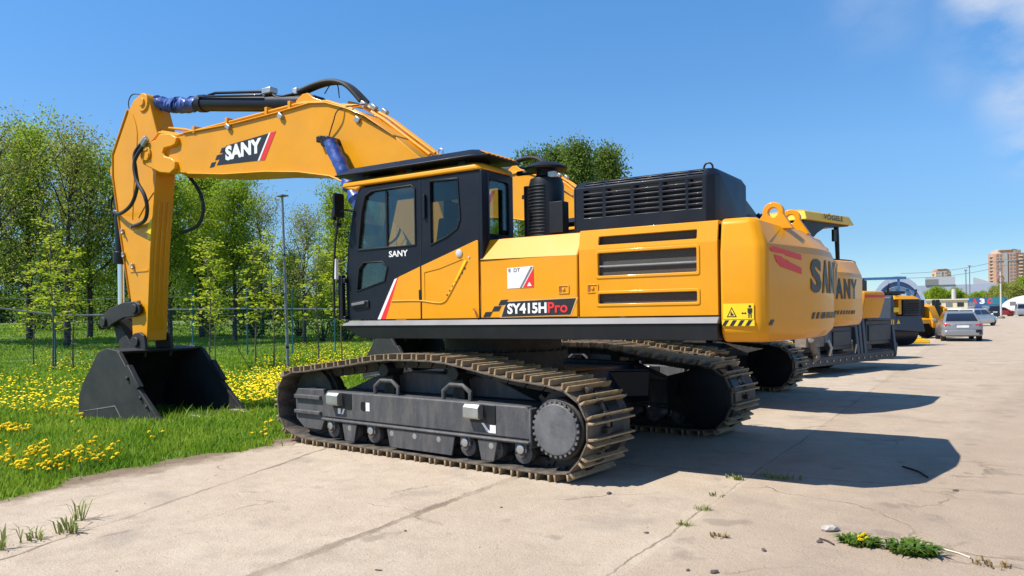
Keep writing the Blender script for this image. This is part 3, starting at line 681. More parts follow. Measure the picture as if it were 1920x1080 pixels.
    for a, b in cols:
        for k in range(6):
            zz = 2.705+k*.052; slots.append([(a, zz), (b, zz), (b, zz+.030), (a, zz+.030)])
    pr = [(-1.80, hz0), (-1.80, hz1), (-3.24, hz1), (-3.24, hz0)]
    hd.plate(pr, slots, 'y', HL-.02, HL)
    chs = []
    for a, b in cols:
        for k in range(2): chs.append([(a, .02+k*.05), (b, .02+k*.05), (b, .05+k*.05), (a, .05+k*.05)])
    nv = Vector((0, .6, .8))
    hd.plate([(-1.80, 0), (-1.80, .125), (-3.24, .125), (-3.24, 0)], chs, 'y', 0, -.02, fn=lambda q, d: (q[0], HL-q[1]*.8+nv.y*d, hz1+q[1]*.6+nv.z*d))
    zt = hz1+.075; yt = HL-.10
    hd.box(-3.24, -1.80, .25, yt, zt-.02, zt)
    hd.prism([(.25, hz0), (.25, zt), (yt, zt), (HL, hz1), (HL, hz0)], 'x', -1.80, -1.78)
    rear = [(-3.24, HL), (-3.31, HL-.05), (-3.34, HL-.15), (-3.34, .25), (-3.23, .25), (-3.23, HL-.03)]
    rt = [(-3.24, yt), (-3.28, yt-.03), (-3.29, yt-.1), (-3.29, .25), (-3.23, .25), (-3.23, yt-.03)]
    hd.loft([[(f_, y_, hz0) for f_, y_ in rear], [(f_, y_, hz1) for f_, y_ in rear], [(f_, y_, zt) for f_, y_ in rt]])
    ho = hd.build('engine_hood', DKB, ex, bevel=.006, rz=z)
    hi = MB(); hi.box(-3.2, -1.84, .27, HL-.07, 2.56, 3.02); hi.build('hood_shade_box', BLK, ho)  # black box behind the slots, stands in for the hood's shaded inside
    he = MB(); he.tube([(-3.2+.045*math.cos(t), HL-.2, zt+.02+.05*math.sin(t)) for t in np.linspace(-.5, math.pi+.5, 12)], .010, n=6); he.build('hood_eye', BLK, ho)
    h2 = MB(); h2.loft([[(-1.8, a, b) for a, b in ((.245, 2.55), (.245, 2.97), (-1.0, 2.88), (-1.2, 2.55))], [(-3.30, a, b) for a, b in ((.245, 2.55), (.245, 2.95), (-.55, 2.72), (-1.0, 2.55))]])
    h2.build('rear_hood', DKB, ho, bevel=.02)
    ex_ = MB(); ex_.tube([(-3.15, .12, 2.85), (-3.15, .12, 3.02), (-3.22, .10, 3.10)], .05, n=12); ex_.build('exhaust_pipe', BLK, ho)
    cl = MB()
    for k in range(4): cl.tube([(-3.40, -.1-.12*k, 2.56), (-3.40, -.1-.12*k, 2.72+.03*(k % 2)), (-3.36, -.1-.12*k, 2.76)], .022, n=8)
    cl.build('hose_coupling', BLK, ho)
    # air pre-cleaner
    pc = MB(); PCX, PCY = -1.235, .90
    pc.lathe([(.205, 2.54), (.205, 3.16), (.185, 3.24), (.12, 3.27), (.11, 3.33)], (PCX, PCY, 0), n=32)
    for k in range(16):
        zz = 2.58+k*.038; pc.tube([(PCX+.207*math.cos(t), PCY+.207*math.sin(t), zz) for t in np.linspace(R(20), R(115), 10)], .009, n=5)
    pc.box(PCX-.30, PCX-.12, PCY+.02, PCY+.16, 2.6, 2.95)
    pco = pc.build('air_cleaner', BLK, ex, bevel=.004, rz=z)
    pk = MB(); pk.lathe([(.10, 3.28), (.11, 3.335), (.24, 3.345), (.255, 3.365), (.20, 3.40), (.14, 3.425), (.05, 3.432)], (PCX, PCY, 0), n=32); pk.tube([(PCX+.1, PCY-.05, 3.36), (PCX+.45, PCY-.1, 3.37)], .03, n=8); pk.build('rain_cap', BLK, pco)
    pb = MB(); pb.obox((PCX-.14, PCY+.1, 3.27), (.09, .06, .07)); pb.build('clamp', STL, pco, bevel=.006); pb = MB(); pb.obox((PCX-.22, PCY+.02, 2.88), (.05, .05, .05)); pb.build('clamp', BLK, pco, bevel=.006); pb = MB(); pb.cyl((PCX+.3, PCY-.1, 2.55), (PCX+.3, PCY-.1, 3.2), .06, n=12); pb.build('exhaust_stack', BLK, pco)
    # counterweight -------------------------------------------------------
    cw = MB()
    def ring(off, fo_, zz):
        q = [(-3.445, 1.50-off), (-3.79+fo_*.3, 1.49-off), (-3.865+fo_*.35, 1.43-off), (-4.05+fo_, .62-off*.3), (-4.10+fo_, .35), (-4.11+fo_, .12)]
        q = q + [(a, -b) for a, b in q[::-1]]; return [(a, b, zz) for a, b in q]
    cw.loft([ring(.10, .10, 1.40), ring(.015, .012, 1.49), ring(.0, .0, 1.6), ring(.0, .0, 2.24), ring(.012, .03, 2.31), ring(.05, .25, 2.53), ring(.10, .36, 2.56)])
    cwo = cw.build('counterweight', YEL, ex, bevel=.045, seg=4, smooth=16, rz=z)
    for (yy, fe) in ((.62, -3.72), (-.10, -3.72)):
        ee = MB(); ee.plate([(fe+.22, 2.52), (fe+.10, 2.66)] + [(fe+.105*math.cos(t), 2.675+.105*math.sin(t)) for t in np.linspace(.1, math.pi-.1, 12)] + [(fe-.10, 2.66), (fe-.20, 2.50)], [circ(fe, 2.675, .048)], 'y', yy-.035, yy+.035)
        ee.build('lifting_eye', YEL, cwo, bevel=.008)
    # decals on the counterweight
    wd = MB(); O = (-3.47, 1.5, 1.615); pw = lambda p, lift=.002: patch(wd, O, (-1, 0, 0), UP, p, lift)
    pw([[(0, 0), (.285, 0), (.285, .145), (0, .145)]]); patch(wd, O, (-1, 0, 0), UP, [[(-.01, -.062), (.29, -.062), (.29, -.005), (-.01, -.005)]]); wd.m = 1
    pw([[(.035, .02), (.13, .02), (.0825, .115)]], .003); wd.m = 0; pw([[(.05, .029), (.115, .029), (.0825, .097)]], .0036); wd.m = 1
    pw([[(.07, .035), (.098, .033), (.10, .05), (.085, .055), (.08, .075), (.072, .07)]], .0042)
    pw([[(.17, .055), (.185, .067), (.185, .06), (.205, .06), (.205, .067), (.22, .055), (.205, .043), (.205, .05), (.185, .05), (.185, .043)]], .003)
    pw([[(.235, .01), (.245, .01), (.248, .05), (.252, .05), (.255, .01), (.265, .01), (.266, .06), (.272, .06), (.272, .10), (.228, .10), (.228, .06), (.234, .06)], circ(.25, .117, .013, 12)], .003)
    for k in range(5):
        a = .0+k*.072; pw([[(a-.012, -.06), (a+.025, -.06), (a+.058, -.008), (a+.021, -.008)]], .003) if k < 4 else None
    wd.build('warning_decal', [YLD, BKD], cwo)
    # rear-left facet frame
    P0 = Vector((-3.865, 1.43, 0)); P1 = Vector((-4.05, .62, 0)); rt_ = (P1-P0).normalized(); fl = (P1-P0).length
    rd = MB(); O = P0+UP*2.06
    patch(rd, O, rt_, UP, [[(.05, .20), (.08, .225), (fl*.80, .165), (fl*.80, .115), (.36, .145), (.33, .16), (.08, .17)], [(.12, .145), (.17, .08), (.25, .04), (fl*.80, -.02), (fl*.80, .04), (.43, .085), (.40, .10), (.30, .115), (.26, .135)]], lift=.004)
    rd.build('red_emblem', RED, cwo)
    bd = MB(); patch(bd, P0+UP*1.555, rt_, UP, [[(a, 0), (a+.06, 0), (a+.11, .052), (a+.05, .052)] for a in (.0, )], lift=.004); bd.build('hazard_stripe', BKD, cwo)
    # rear face lettering follows the curved tail
    TP = [(-4.05, .62), (-4.10, .35), (-4.11, .12), (-4.11, -.12), (-4.10, -.35), (-4.05, -.62)]
    def tail(s):
        for a, b in zip(TP, TP[1:]):
            d = math.dist(a, b)
            if s <= d: return Vector((a[0]+(b[0]-a[0])*s/d, a[1]+(b[1]-a[1])*s/d, 0)), Vector((b[0]-a[0], b[1]-a[1], 0)).normalized()
            s -= d
    for k, c_ in enumerate('SANY'):
        p, r_ = tail(.03+k*.31); w_ = .26
        text(c_, 'rear_lettering', p+UP*1.86, r_, UP, w_, .34, BKD, cwo, bold=.045, lift=.006)
    hz = MB()
    for k in range(11):
        p, r_ = tail(.04+k*.11); patch(hz, p+UP*1.60, r_, UP, [[(0, 0), (.05, 0), (.095, .065), (.045, .065)]], lift=.006)
    hz.build('rear_hazard_stripes', BKD, cwo)
    # boom ----------------------------------------------------------------
    bo = MB()
    BOOM = [(7.12, 4.98), (6.75, 4.99), (6.27, 4.95), (5.1, 4.93), (4.0, 4.95), (3.3, 4.98), (2.95, 4.93), (2.53, 4.78), (2.15, 4.61), (1.59, 4.24), (1.05, 3.82), (.55, 2.5), (.42, 2.12), (.52, 1.92), (.72, 1.92), (.86, 2.1), (1.45, 2.85), (2.0, 3.38), (2.5, 3.66), (2.88, 3.82), (3.58, 3.96), (4.33, 4.05), (5.41, 4.13), (6.5, 4.27), (7.05, 4.36), (7.3, 4.6)]
    bo.prism(BOOM, 'y', -.30, .30)
    # flanges of the box section
    top = [(6.5, 4.975), (5.1, 4.935), (4.0, 4.955), (3.3, 4.985), (2.95, 4.935), (2.53, 4.785), (2.15, 4.615), (1.59, 4.245)]
    bot = [(2.2, 3.50), (2.5, 3.655), (2.88, 3.815), (3.58, 3.955), (4.33, 4.045), (5.41, 4.125), (6.4, 4.25)]
    for ln_, dz in ((top, .012), (bot, -.012)):
        bo.prism([(a, b+dz) for a, b in ln_] + [(a, b-dz*1.2) for a, b in ln_[::-1]], 'y', -.335, .335)
    bom = bo.build('boom', YEL, ex, bevel=.012, rz=z)
    for s in (1, -1):
        fk = MB(); fk.prism([(7.26, 4.95), (7.13, 5.04), (6.81, 5.0), (6.62, 4.90), (6.66, 4.79), (6.78, 4.765), (7.0, 4.76), (7.05, 4.69), (7.0, 4.62), (6.78, 4.56), (6.68, 4.48), (6.68, 4.36), (6.85, 4.29), (7.15, 4.34), (7.66, 4.55), (7.76, 4.72), (7.68, 4.88), (7.5, 4.93)], 'y', *sorted((s*.215, s*.37)))
        fko = fk.build('boom_fork', YEL, bom, bevel=.02)
        pn = MB(); pn.cyl((7.52, s*.37, 4.73), (7.52, s*.40, 4.73), .13, n=24); pn.obox((7.52, s*.405, 4.80), (.12, .02, .05)); pn.obox((7.45, s*.405, 4.68), (.06, .02, .1)); pn.build('pivot_pin', YEL, bom, bevel=.008)
        lg = MB(); lg.prism([(3.95, 4.93), (3.75, 5.14), (3.62, 5.21), (3.50, 5.21), (3.38, 5.12), (2.7, 4.85), (3.2, 4.92)], 'y', *sorted((s*.13, s*.17))); lg.build('cylinder_lug', YEL, bom, bevel=.008)
    # boom cylinder pins, hydraulic pipes, lamps
    bc = MB(); bc.cyl((2.74, -.55, 4.28), (2.74, .56, 4.28), .085, n=20); bc.cyl((3.05, .30, 4.40), (3.05, .36, 4.40), .05, n=12); bc.obox((3.03, .36, 4.38), (.10, .08, .09)); bc.build('cylinder_pin', BLK, bom, bevel=.01)
    for s in (1, -1):
        dcl = MB(); O = (5.88, .30*s, 0)
        q1 = [(5.60, 4.30), (5.34, 4.60), (4.24, 4.66), (4.52, 4.25)]
        sg = lambda pts, a, b: dcl.plate(pts, [], 'y', *((.30*s+a*s, .30*s+b*s)))
        sg(q1, .002, .004)
        for (a, b) in ((5.77, 4.31), (5.62, 4.42), (5.49, 4.525)):
            sg([(a+.02, b-.03), (a-.10, b-.026), (a-.155, b+.055), (a-.03, b+.05)], .002, .004)
        dcl.m = 1; sg([(4.54, 4.25), (4.26, 4.662), (4.22, 4.664), (4.50, 4.246)], .0025, .0045)
        dcl.m = 2; sg([(4.49, 4.246), (4.21, 4.664), (4.09, 4.668), (4.37, 4.24)], .0025, .0045)
        dcl.build('brand_decal', [BKD, WHT, RED], bom)
        if s > 0: text('SANY', 'brand_lettering', (5.36, .30, 4.345), (-1, 0, .03), (0, 0, 1), .92, .245, WHT, bom, bold=.05, lift=.006, shear=0)
    PIP = [(.20, [(7.62, 4.98), (7.3, 5.13), (6.74, 5.0), (5.4, 5.02), (3.56, 5.06), (3.03, 4.99), (2.53, 4.80), (2.0, 4.50), (1.5, 4.14)]),
           (.0, [(7.4, 5.25), (6.9, 5.15), (6.5, 5.04), (5.5, 5.07), (3.66, 5.10), (2.51, 4.88), (2.08, 4.62), (1.2, 3.98)]),
           (.29, [(7.55, 4.92), (7.25, 5.09), (6.7, 4.965), (5.3, 4.985), (3.6, 5.02), (3.1, 4.97), (2.6, 4.80), (2.1, 4.53)]), (-.12, [(2.9, 5.02), (2.5, 4.90), (2.08, 4.66), (1.2, 4.02)]), (-.24, [(2.9, 5.0), (2.5, 4.88), (2.08, 4.64), (1.2, 4.0)])]
    for y_, p_ in PIP:
        pm = MB(); pm.tube([(a, y_, b) for a, b in p_], .026, n=8); pm.build('hydraulic_pipe', YEL, bom)
    for fq, zq in ((6.2, 4.98), (5.3, 4.99), (4.3, 5.01), (3.75, 5.02)):
        cm = MB(); cm.box(fq-.03, fq+.03, .15, .33, zq-.05, zq+.07); cm.build('pipe_clamp', YEL, bom, bevel=.006)
    for fq, yq, zq in ((5.25, .32, 4.90), (3.95, .32, 4.88), (2.30, .30, 4.58), (2.42, .05, 4.88), (2.35, -.10, 4.85), (2.26, -.24, 4.80)):
        cm = MB(); cm.obox((fq, yq, zq), (.11, .07, .08), ax=(Vector((.8, 0, .6)), Vector((0, 1, 0)), Vector((-.6, 0, .8)))); cm.build('pipe_fitting', STL, bom, bevel=.01)
    hs_ = MB()
    for k, y_ in enumerate((.02, .07, -.05)):
        hs_.tube([(3.82, y_, 5.31), (3.4, y_, 5.36), (3.05, y_, 5.34), (2.76, y_, 5.22), (2.52, y_-.05*k, 4.96)], .036, n=10, sub=6)
    hs_.build('hydraulic_hose', RUB, bom)
    cf = MB(); cf.obox((3.88, .03, 5.32), (.10, .14, .10)); cf.obox((3.70, .03, 5.345), (.2, .05, .05)); cf.build('hose_coupling', STL, bom, bevel=.012)
    h3 = MB(); h3.tube([(2.92, .31, 4.36), (2.75, .36, 4.60), (2.62, .35, 4.78), (2.35, .1, 4.86)], .010, n=6, sub=5); h3.tube([(3.3, .0, 5.2), (3.15, 0, 5.33), (3.02, 0, 5.30), (2.98, 0, 5.08)], .009, n=6, sub=5); h3.build('electric_cable', RUB, bom)
    # boom cylinders with blue wrap
    for s in (1, -1):
        bcy = MB(); p0, p1 = Vector((2.70, s*.47, 4.26)), Vector((1.45, s*.47, 2.1)); d = (p1-p0)
        bcy.cyl(p0+d*.55, p1, .135, n=24); bcy.cyl(p0+d*.0, p0+d*.04, .10)
        bco = bcy.build('boom_cylinder', BLK, ex, bevel=.01, rz=z)
        wr = MB(); pts_ = []; rs_ = []
        for k in range(22):
            t = k/21*.60; pts_.append(p0+d*t+Vector((0, .010*math.sin(k*2.1), .008*math.cos(k*1.3)))); rs_.append(.105+.018*math.sin(k*1.9)*(k > 8)+.01*math.sin(k*4.1))
        wr.tube(pts_, rs_, n=14); wr.build('rod_wrap', BLUE, bco)
    # arm (dipper) ----------------------------------------------------------
    ar = MB()
    ARM = [(8.0, 5.92), (8.2, 5.86), (8.38, 5.70), (8.92, 4.92), (8.93, 4.5), (8.62, 3.03), (8.41, 2.1), (8.36, 1.30), (7.89, 1.30), (7.74, 2.98), (7.55, 4.25), (7.43, 5.05), (7.50, 5.2), (7.66, 5.62), (7.72, 5.83), (7.82, 5.91)]
    ar.prism(ARM, 'y', -.20, .20)
    ed = [(8.42, 5.71), (8.955, 4.93), (8.965, 4.5), (8.655, 3.03), (8.445, 2.1)]
    ar.prism(ed + [(a-.03, b-.01) for a, b in ed[::-1]], 'y', -.225, .225)
    for y_ in (-.10, 0, .10): ar.tube([(7.88, y_, 1.5), (7.735, y_, 2.98), (7.60, y_, 3.9)], .028, n=6)
    armo = ar.build('arm', YEL, ex, bevel=.018, rz=z)
    lob = MB(); lob.cyl((7.88, -.23, 5.76), (7.88, .23, 5.76), .17, n=28); lob.cyl((9.0, -.16, 4.62), (9.0, .16, 4.62), .13, n=20); lob.cyl((7.88, .22, 5.76), (7.88, .26, 5.76), .08, n=16); lob.build('pin_boss', YEL, armo, bevel=.012)
    ri = MB(); ri.tube([(8.25, .205, 5.6), (8.1, .205, 5.2), (8.22, .205, 4.4), (8.3, .205, 3.6)], .008, n=6, sub=4); ri.tube([(8.1, .205, 3.62), (7.8, .205, 3.9), (7.6, .205, 4.05)], .008, n=6, sub=4); ri.box(7.82, 8.40, .2, .212, 2.60, 2.63); ri.build('weld_seam', YEL, armo)
    yp = MB(); yp.plate([(7.66, 3.60), (7.80, 3.45), (7.82, 3.20), (7.72, 3.20)], [], 'y', .201, .208); yp.build('yellow_sticker', YLD, armo)
    ft = MB()
    for a, b in ((8.62, 3.40), (8.60, 2.95), (8.30, 2.72)): ft.obox((a, .22, b), (.05, .06, .09)); ft.cyl((a-.02, .23, b-.02), (a-.07, .27, b-.06), .022, n=8)
    ft.build('pipe_fitting', STL, armo, bevel=.008)
    bl = MB(); bl.cyl((8.12, .2, 2.03), (8.12, .225, 2.03), .035, n=12); bl.build('grease_nipple', RUST, armo)
    # hoses looping from the boom tip
    for pts_ in ([(7.60, .38, 4.97), (7.80, .44, 4.75), (7.72, .47, 4.40), (7.70, .46, 4.15), (7.95, .42, 3.85), (8.45, .34, 3.72), (8.95, .18, 3.80)],
                 [(7.56, .40, 4.90), (7.74, .48, 4.60), (7.66, .50, 4.25), (7.42, .50, 3.95), (7.40, .46, 3.70), (7.6, .40, 3.5), (8.25, .24, 3.46)],
                 [(7.30, -.32, 4.40), (7.05, -.36, 4.1), (6.95, -.38, 3.75), (7.10, -.36, 3.45), (7.45, -.24, 3.32)]):
        ho_ = MB(); ho_.tube(pts_, .034, n=10, sub=8); ho_.build('hydraulic_hose', RUB, armo)
    hf = MB(); hf.tube([(7.52, .38, 5.03), (7.64, .40, 4.92)], .045, n=10); hf.tube([(7.46, .40, 4.98), (7.58, .41, 4.87)], .045, n=10); hf.tube([(8.85, .18, 3.79), (9.05, .12, 3.82)], .038, n=10); hf.tube([(8.1, .26, 3.46), (8.3, .22, 3.46)], .038, n=10); hf.build('hose_end', STL, armo, bevel=.004)
    wc = MB(); wc.tube([(8.40, .1, 5.55), (8.55, .1, 5.85), (8.42, .1, 6.02), (8.1, .1, 5.97)], .011, n=6, sub=6); wc.build('grease_hose', RUB, armo)
    # arm cylinder
    ac = MB(); ac.cyl((3.62, 0, 5.10), (6.40, 0, 5.545), .135, n=26); ac.cyl((6.30, 0, 5.53), (6.45, 0, 5.553), .155, n=26); ac.cyl((3.5, -.12, 5.09), (3.5, .12, 5.09), .11, n=18)
    ac.tube([(3.9, .09, 5.28), (4.3, .09, 5.28), (4.5, .09, 5.42), (5.9, .09, 5.63), (6.1, .09, 5.62)], .026, n=8); ac.tube([(4.6, .16, 5.36), (6.3, .14, 5.62)], .022, n=8)
    aco = ac.build('arm_cylinder', DKB, ex, bevel=.008, rz=z)
    af = MB(); af.obox((4.52, .06, 5.43), (.22, .16, .10)); af.build('cylinder_valve', STL, aco, bevel=.015)
    wr = MB(); pts_ = []; rs_ = []
    for k in range(40):
        t = k/39; f_ = 6.55+t*1.25; pts_.append((f_, .012*math.sin(k*2.3), 5.56+.215*t+.012*math.sin(k*1.7)-.03*math.sin(t*3.1))); rs_.append(.125+.016*math.sin(k*2.05)+.013*math.sin(k*3.7)+random.uniform(-.010, .010))
    wr.tube(pts_, rs_, n=16); wr.v = [(a, b+random.uniform(-.012, .012), c+random.uniform(-.012, .012)) for a, b, c in wr.v]; wr.cyl((6.42, 0, 5.545), (7.86, 0, 5.77), .08); wr.build('rod_wrap', BLUE, aco, smooth=60)
    # bucket cylinder
    bk = MB(); bk.cyl((9.06, 0, 4.45), (9.06, 0, 2.98), .105, n=22); bk.cyl((9.06, 0, 3.04), (9.07, 0, 2.80), .14, n=22); bk.cyl((9.0, -.1, 4.6), (9.0, .1, 4.6), .1)
    bk.tube([(9.13, .06, 4.2), (9.25, .06, 4.08), (9.26, .06, 3.9), (9.20, .06, 3.75)], .02, n=8, sub=3)
    bko = bk.build('bucket_cylinder', BLK, ex, bevel=.008, rz=z)
    rd_ = MB(); rd_.cyl((9.07, 0, 2.82), (9.08, 0, 1.80), .06, n=20); rd_.build('cylinder_rod', CHR, bko)
    # linkage and bucket
    lk = MB()
    for s in (1, -1):
        lk.prism([(9.33, 1.70), (9.22, 1.82), (8.98, 1.93), (8.52, 2.03), (8.15, 2.04), (7.98, 1.98), (7.97, 1.82), (8.15, 1.76), (8.52, 1.74), (8.92, 1.62), (9.1, 1.52), (9.25, 1.54)], 'y', *sorted((s*.22, s*.29)))
    lk.cyl((9.18, -.34, 1.66), (9.18, .34, 1.66), .10, n=20); lk.cyl((8.12, -.33, 1.90), (8.12, .33, 1.90), .09, n=20)
    lk.prism([(9.15, 1.72), (9.0, 1.30), (8.78, .98), (8.55, 1.0), (8.5, 1.2), (8.72, 1.45), (8.95, 1.72)], 'y', -.15, .15)
    lk.build('bucket_linkage', BUCK, ex, bevel=.012, rz=z)
    bu_ = MB(); BK = [(7.76, 1.13), (8.12, 1.17), (8.40, 1.08), (8.60, .84), (8.92, .50), (9.06, .25), (9.08, -.02), (8.95, -.20), (8.55, -.27), (7.6, -.20), (6.62, -.10)]
    inn = [(7.80, 1.08), (8.12, 1.11), (8.36, 1.03), (8.56, .80), (8.87, .47), (9.0, .23), (9.02, -.01), (8.91, -.15), (8.54, -.21), (7.6, -.15), (6.62, -.07)]
    bu_.prism(BK + inn[::-1], 'y', -.84, .84)
    for s in (1, -1):
        bu_.prism([(7.70, 1.14), (8.12, 1.19), (8.42, 1.10), (8.62, .86), (8.94, .52), (9.085, .26), (9.105, -.03), (8.97, -.22), (8.55, -.29), (6.60, -.12), (6.52, -.02), (7.24, .60)], 'y', *sorted((s*.825, s*.855)))
        bu_.prism([(7.66, 1.10), (7.74, 1.14), (7.30, .62), (6.56, -.02), (6.46, -.02), (7.20, .60)], 'y', *sorted((s*.80, s*.885)))
        bu_.prism([(7.45, .88), (7.28, .62), (7.10, .48), (7.02, .53), (7.20, .72), (7.36, .90)], 'y', *sorted((s*.80, s*.90)))
        for a, b in ((7.42, .66), (7.02, .33), (6.84, .19)): bu_.cyl((a, s*.85, b), (a, s*.90, b), .035, n=12)
        bu_.prism([(8.36, 1.10), (8.30, 1.32), (8.18, 1.44), (8.0, 1.46), (7.86, 1.40), (7.80, 1.2), (7.86, .98), (8.05, 1.08)], 'y', *sorted((s*.23, s*.29)))
        bu_.cyl((8.08, s*.29, 1.28), (8.08, s*.335, 1.28), .09, n=18)
    bu_.box(6.50, 6.75, -.85, .85, -.13, -.05)
    buo = bu_.build('bucket', BUCK, ex, bevel=.012, rz=z)
    for s in (1, -1):
        wp = MB(); wp.plate([(9.09, -.02), (8.93, -.2), (7.55, -.18), (7.85, .16)], [[(9.065, -.022), (8.93, -.185), (7.585, -.165), (7.855, .14)]], 'y', *((.8545*s, .861*s))); wp.plate([(8.45, -.2), (8.43, .06), (8.42, .06), (8.44, -.2)], [], 'y', *((.8545*s, .8605*s))); wp.build('wear_plate_edge', STL, buo)
    for k in range(6):
        y_ = -.75+k*.30; tt = MB(); tt.loft([[(6.72, y_-.06, -.14), (6.72, y_+.06, -.14), (6.72, y_+.06, -.02), (6.72, y_-.06, -.02)], [(6.40, y_-.055, -.12), (6.40, y_+.055, -.12), (6.40, y_+.055, -.01), (6.40, y_-.055, -.01)], [(6.16, y_-.045, -.10), (6.16, y_+.045, -.10), (6.16, y_+.045, -.07), (6.16, y_-.045, -.07)]])
        tt.build('bucket_tooth', STL if k % 3 == 0 else BUCK, buo, bevel=.01)
    return ex
exc = make_excavator()
tag(exc, 'big yellow tracked excavator in front, its whole boom and open black bucket in view', 'excavator', 'yellow excavators parked in a row')
ex2 = dup(exc); ex2.location = (1.3, -6.1, 0)
SWB = {'car_body', 'slewing_ring', 'track_frame', 'crawler_track'}
for ch in ex2.children:
    if ch.name.split('.')[0] not in SWB: ch.rotation_euler.z = R(-7)
tag(ex2, 'second yellow excavator mostly hidden behind the front one, with its lettered tail showing')

# ------------------------------------------------------------------ vegetation
def gp(px, py, z=-.10):
    u = (px-960)/FPX; v = (588-py)/FPX
    d = CF + CR*(u*cr+v*sr) + UP*(-u*sr+v*cr); t = (z-CAM.z)/d.z; return CAM + d*t
BARK = mat('dark_bark', (.050, .040, .032), .9, var=.35, scale=5, bump=.5, bscale=18)
BARKY = mat('young_bark', (.12, .095, .065), .85, var=.3, scale=6)
LF_A = leafmat('spring_leaf', (.19, .30, .022), (.42, .52, .04), .55)
LF_B = leafmat('budding_leaf', (.30, .28, .10), (.36, .43, .055), .55, scale=.6)
LF_C = leafmat('poplar_leaf', (.10, .165, .025), (.20, .27, .045))
LF_Y = leafmat('young_maple_leaf', (.34, .43, .025), (.50, .54, .035), .55)
LF_D = leafmat('shade_leaf', (.10, .175, .018), (.20, .29, .03))
def leaf_quads(rng, centers, per, sig, size, flat=.0):
    n = len(centers)*per; c = np.repeat(np.asarray(centers), per, 0) + rng.normal(0, 1, (n, 3))*np.asarray(sig)
    a = rng.normal(0, 1, (n, 3)); a /= np.linalg.norm(a, axis=1)[:, None]
    b = rng.normal(0, 1, (n, 3)); b[:, 2] *= 1-flat; a[:, 2] *= 1-flat
    b -= a*(a*b).sum(1)[:, None]/np.maximum((a*a).sum(1)[:, None], 1e-6); b /= np.linalg.norm(b, axis=1)[:, None]
    s = size*rng.uniform(.6, 1.4, (n, 1))
    v = np.stack([c-a*s*.5, c+b*s*.32, c+a*s*.5, c-b*s*.32], 1).reshape(-1, 3)
    return v, np.arange(n*4).reshape(-1, 4)
def make_tree(name, seed, ht, base, spread, leaf, bark, nl=16, per=46, size=.15, sig=.38, density=1., shape='round', trunk_r=.17, lean=0.):
    rng = np.random.default_rng(seed); rd = random.Random(seed)
    t = thing(name, 'x', 'tree')
    tk = MB(); tp = []
    for k in range(9):
        f = k/8; tp.append(Vector((lean*f*f*ht*.1+.10*math.sin(k*1.7+seed)*f*2, .12*math.cos(k*1.3+seed)*f*2, f*ht*.93-.15)))
    tk.tube(tp, [trunk_r*(1-.88*k/8)+.012 for k in range(9)], n=8)
    cents = []
    for i in range(nl):
        h = base + (ht*.93-base)*((i+.5)/nl)**.9; f = (h-base)/(ht-base)
        k = h/(ht*.93)*8; j = min(int(k), 7); p0 = tp[j].lerp(tp[j+1], k-j)
        az_ = i*2.399+rd.uniform(-.5, .5)
        if shape == 'round': ln_ = spread*(.55+.75*math.sin(math.pi*min(max(f*.8+.18, 0), 1)))*rd.uniform(.6, 1.1)*(1-.35*f)
        elif shape == 'tall': ln_ = spread*(1-.45*f)*rd.uniform(.7, 1.05)
        else: ln_ = spread*(1.05-.8*f)*rd.uniform(.7, 1.1)
        el = R(rd.uniform(25, 50)+25*f) if shape != 'tall' else R(rd.uniform(55, 72))
        d = Vector((math.cos(az_)*math.cos(el), math.sin(az_)*math.cos(el), math.sin(el)))
        pts_ = [p0]; cur = d.copy()
        for q in range(5):
            cur = (cur + Vector((rd.uniform(-.28, .28), rd.uniform(-.28, .28), rd.uniform(-.05, .22)))).normalized(); pts_.append(pts_[-1]+cur*ln_/5)
        r0 = trunk_r*(1-f*.8)*.5
        tk.tube(pts_, [r0*(1-q/5.6) for q in range(6)], n=5)
        for q in range(2, 6):
            if rd.random() < density: cents.append(pts_[q])
        for q in range(6):
            b0 = pts_[1+q % 5]; cc = (cur*.4+Vector((rd.uniform(-1, 1), rd.uniform(-1, 1), rd.uniform(-.35, .8)))).normalized(); l2 = ln_*rd.uniform(.25, .55)
            b1 = b0+cc*l2*.5+Vector((0, 0, .08)); b2 = b0+cc*l2+Vector((0, 0, .2*l2))
            tk.tube([b0, b1, b2], [r0*.4, r0*.28, r0*.12], n=4)
            if rd.random() < density: cents.append(b2); cents.append(b1) if rd.random() < .6 else None
    tk.build('trunk', bark, t)
    cents = [tuple(c) for c in cents]
    v, f = leaf_quads(rng, cents, per, (sig, sig, sig*.75), size)
    npmesh('crown', v, f, 4, leaf, t)
    return t
def make_sapling(name, seed, ht):
    rng = np.random.default_rng(seed); rd = random.Random(seed); t = thing(name, 'x', 'young tree')
    tk = MB(); tp = [Vector((.10*math.sin(k*.9+seed)*k/5, .08*math.cos(k*1.1+seed)*k/5, ht*k/7-.1)) for k in range(8)]
    tk.tube(tp, [.032*(1-.85*k/7)+.004 for k in range(8)], n=6); C_ = []
    for i in range(13):
        h = ht*(.30+.66*i/13); k = h/ht*7; j = min(int(k), 6); p0 = tp[j].lerp(tp[j+1], k-j); a = i*2.4+rd.uniform(-.5, .5); ln_ = rd.uniform(.45, 1.05)*(1.1-.5*h/ht)
        d = Vector((math.cos(a)*.75, math.sin(a)*.75, .65)); p1 = p0+d*ln_*.55; p2 = p1+d*ln_*.4+Vector((0, 0, -.05))
        tk.tube([p0, p1, p2], [.014, .009, .004], n=5); C_ += [p2, p2+Vector((rd.uniform(-.2, .2), rd.uniform(-.2, .2), .05)), p1]
    C_.append(tp[-1])
    tk.build('trunk', BARKY, t)
    v, f = leaf_quads(rng, [tuple(c) for c in C_], 16, (.17, .17, .06), .15, .75); npmesh('crown', v, f, 4, LF_Y, t); return t
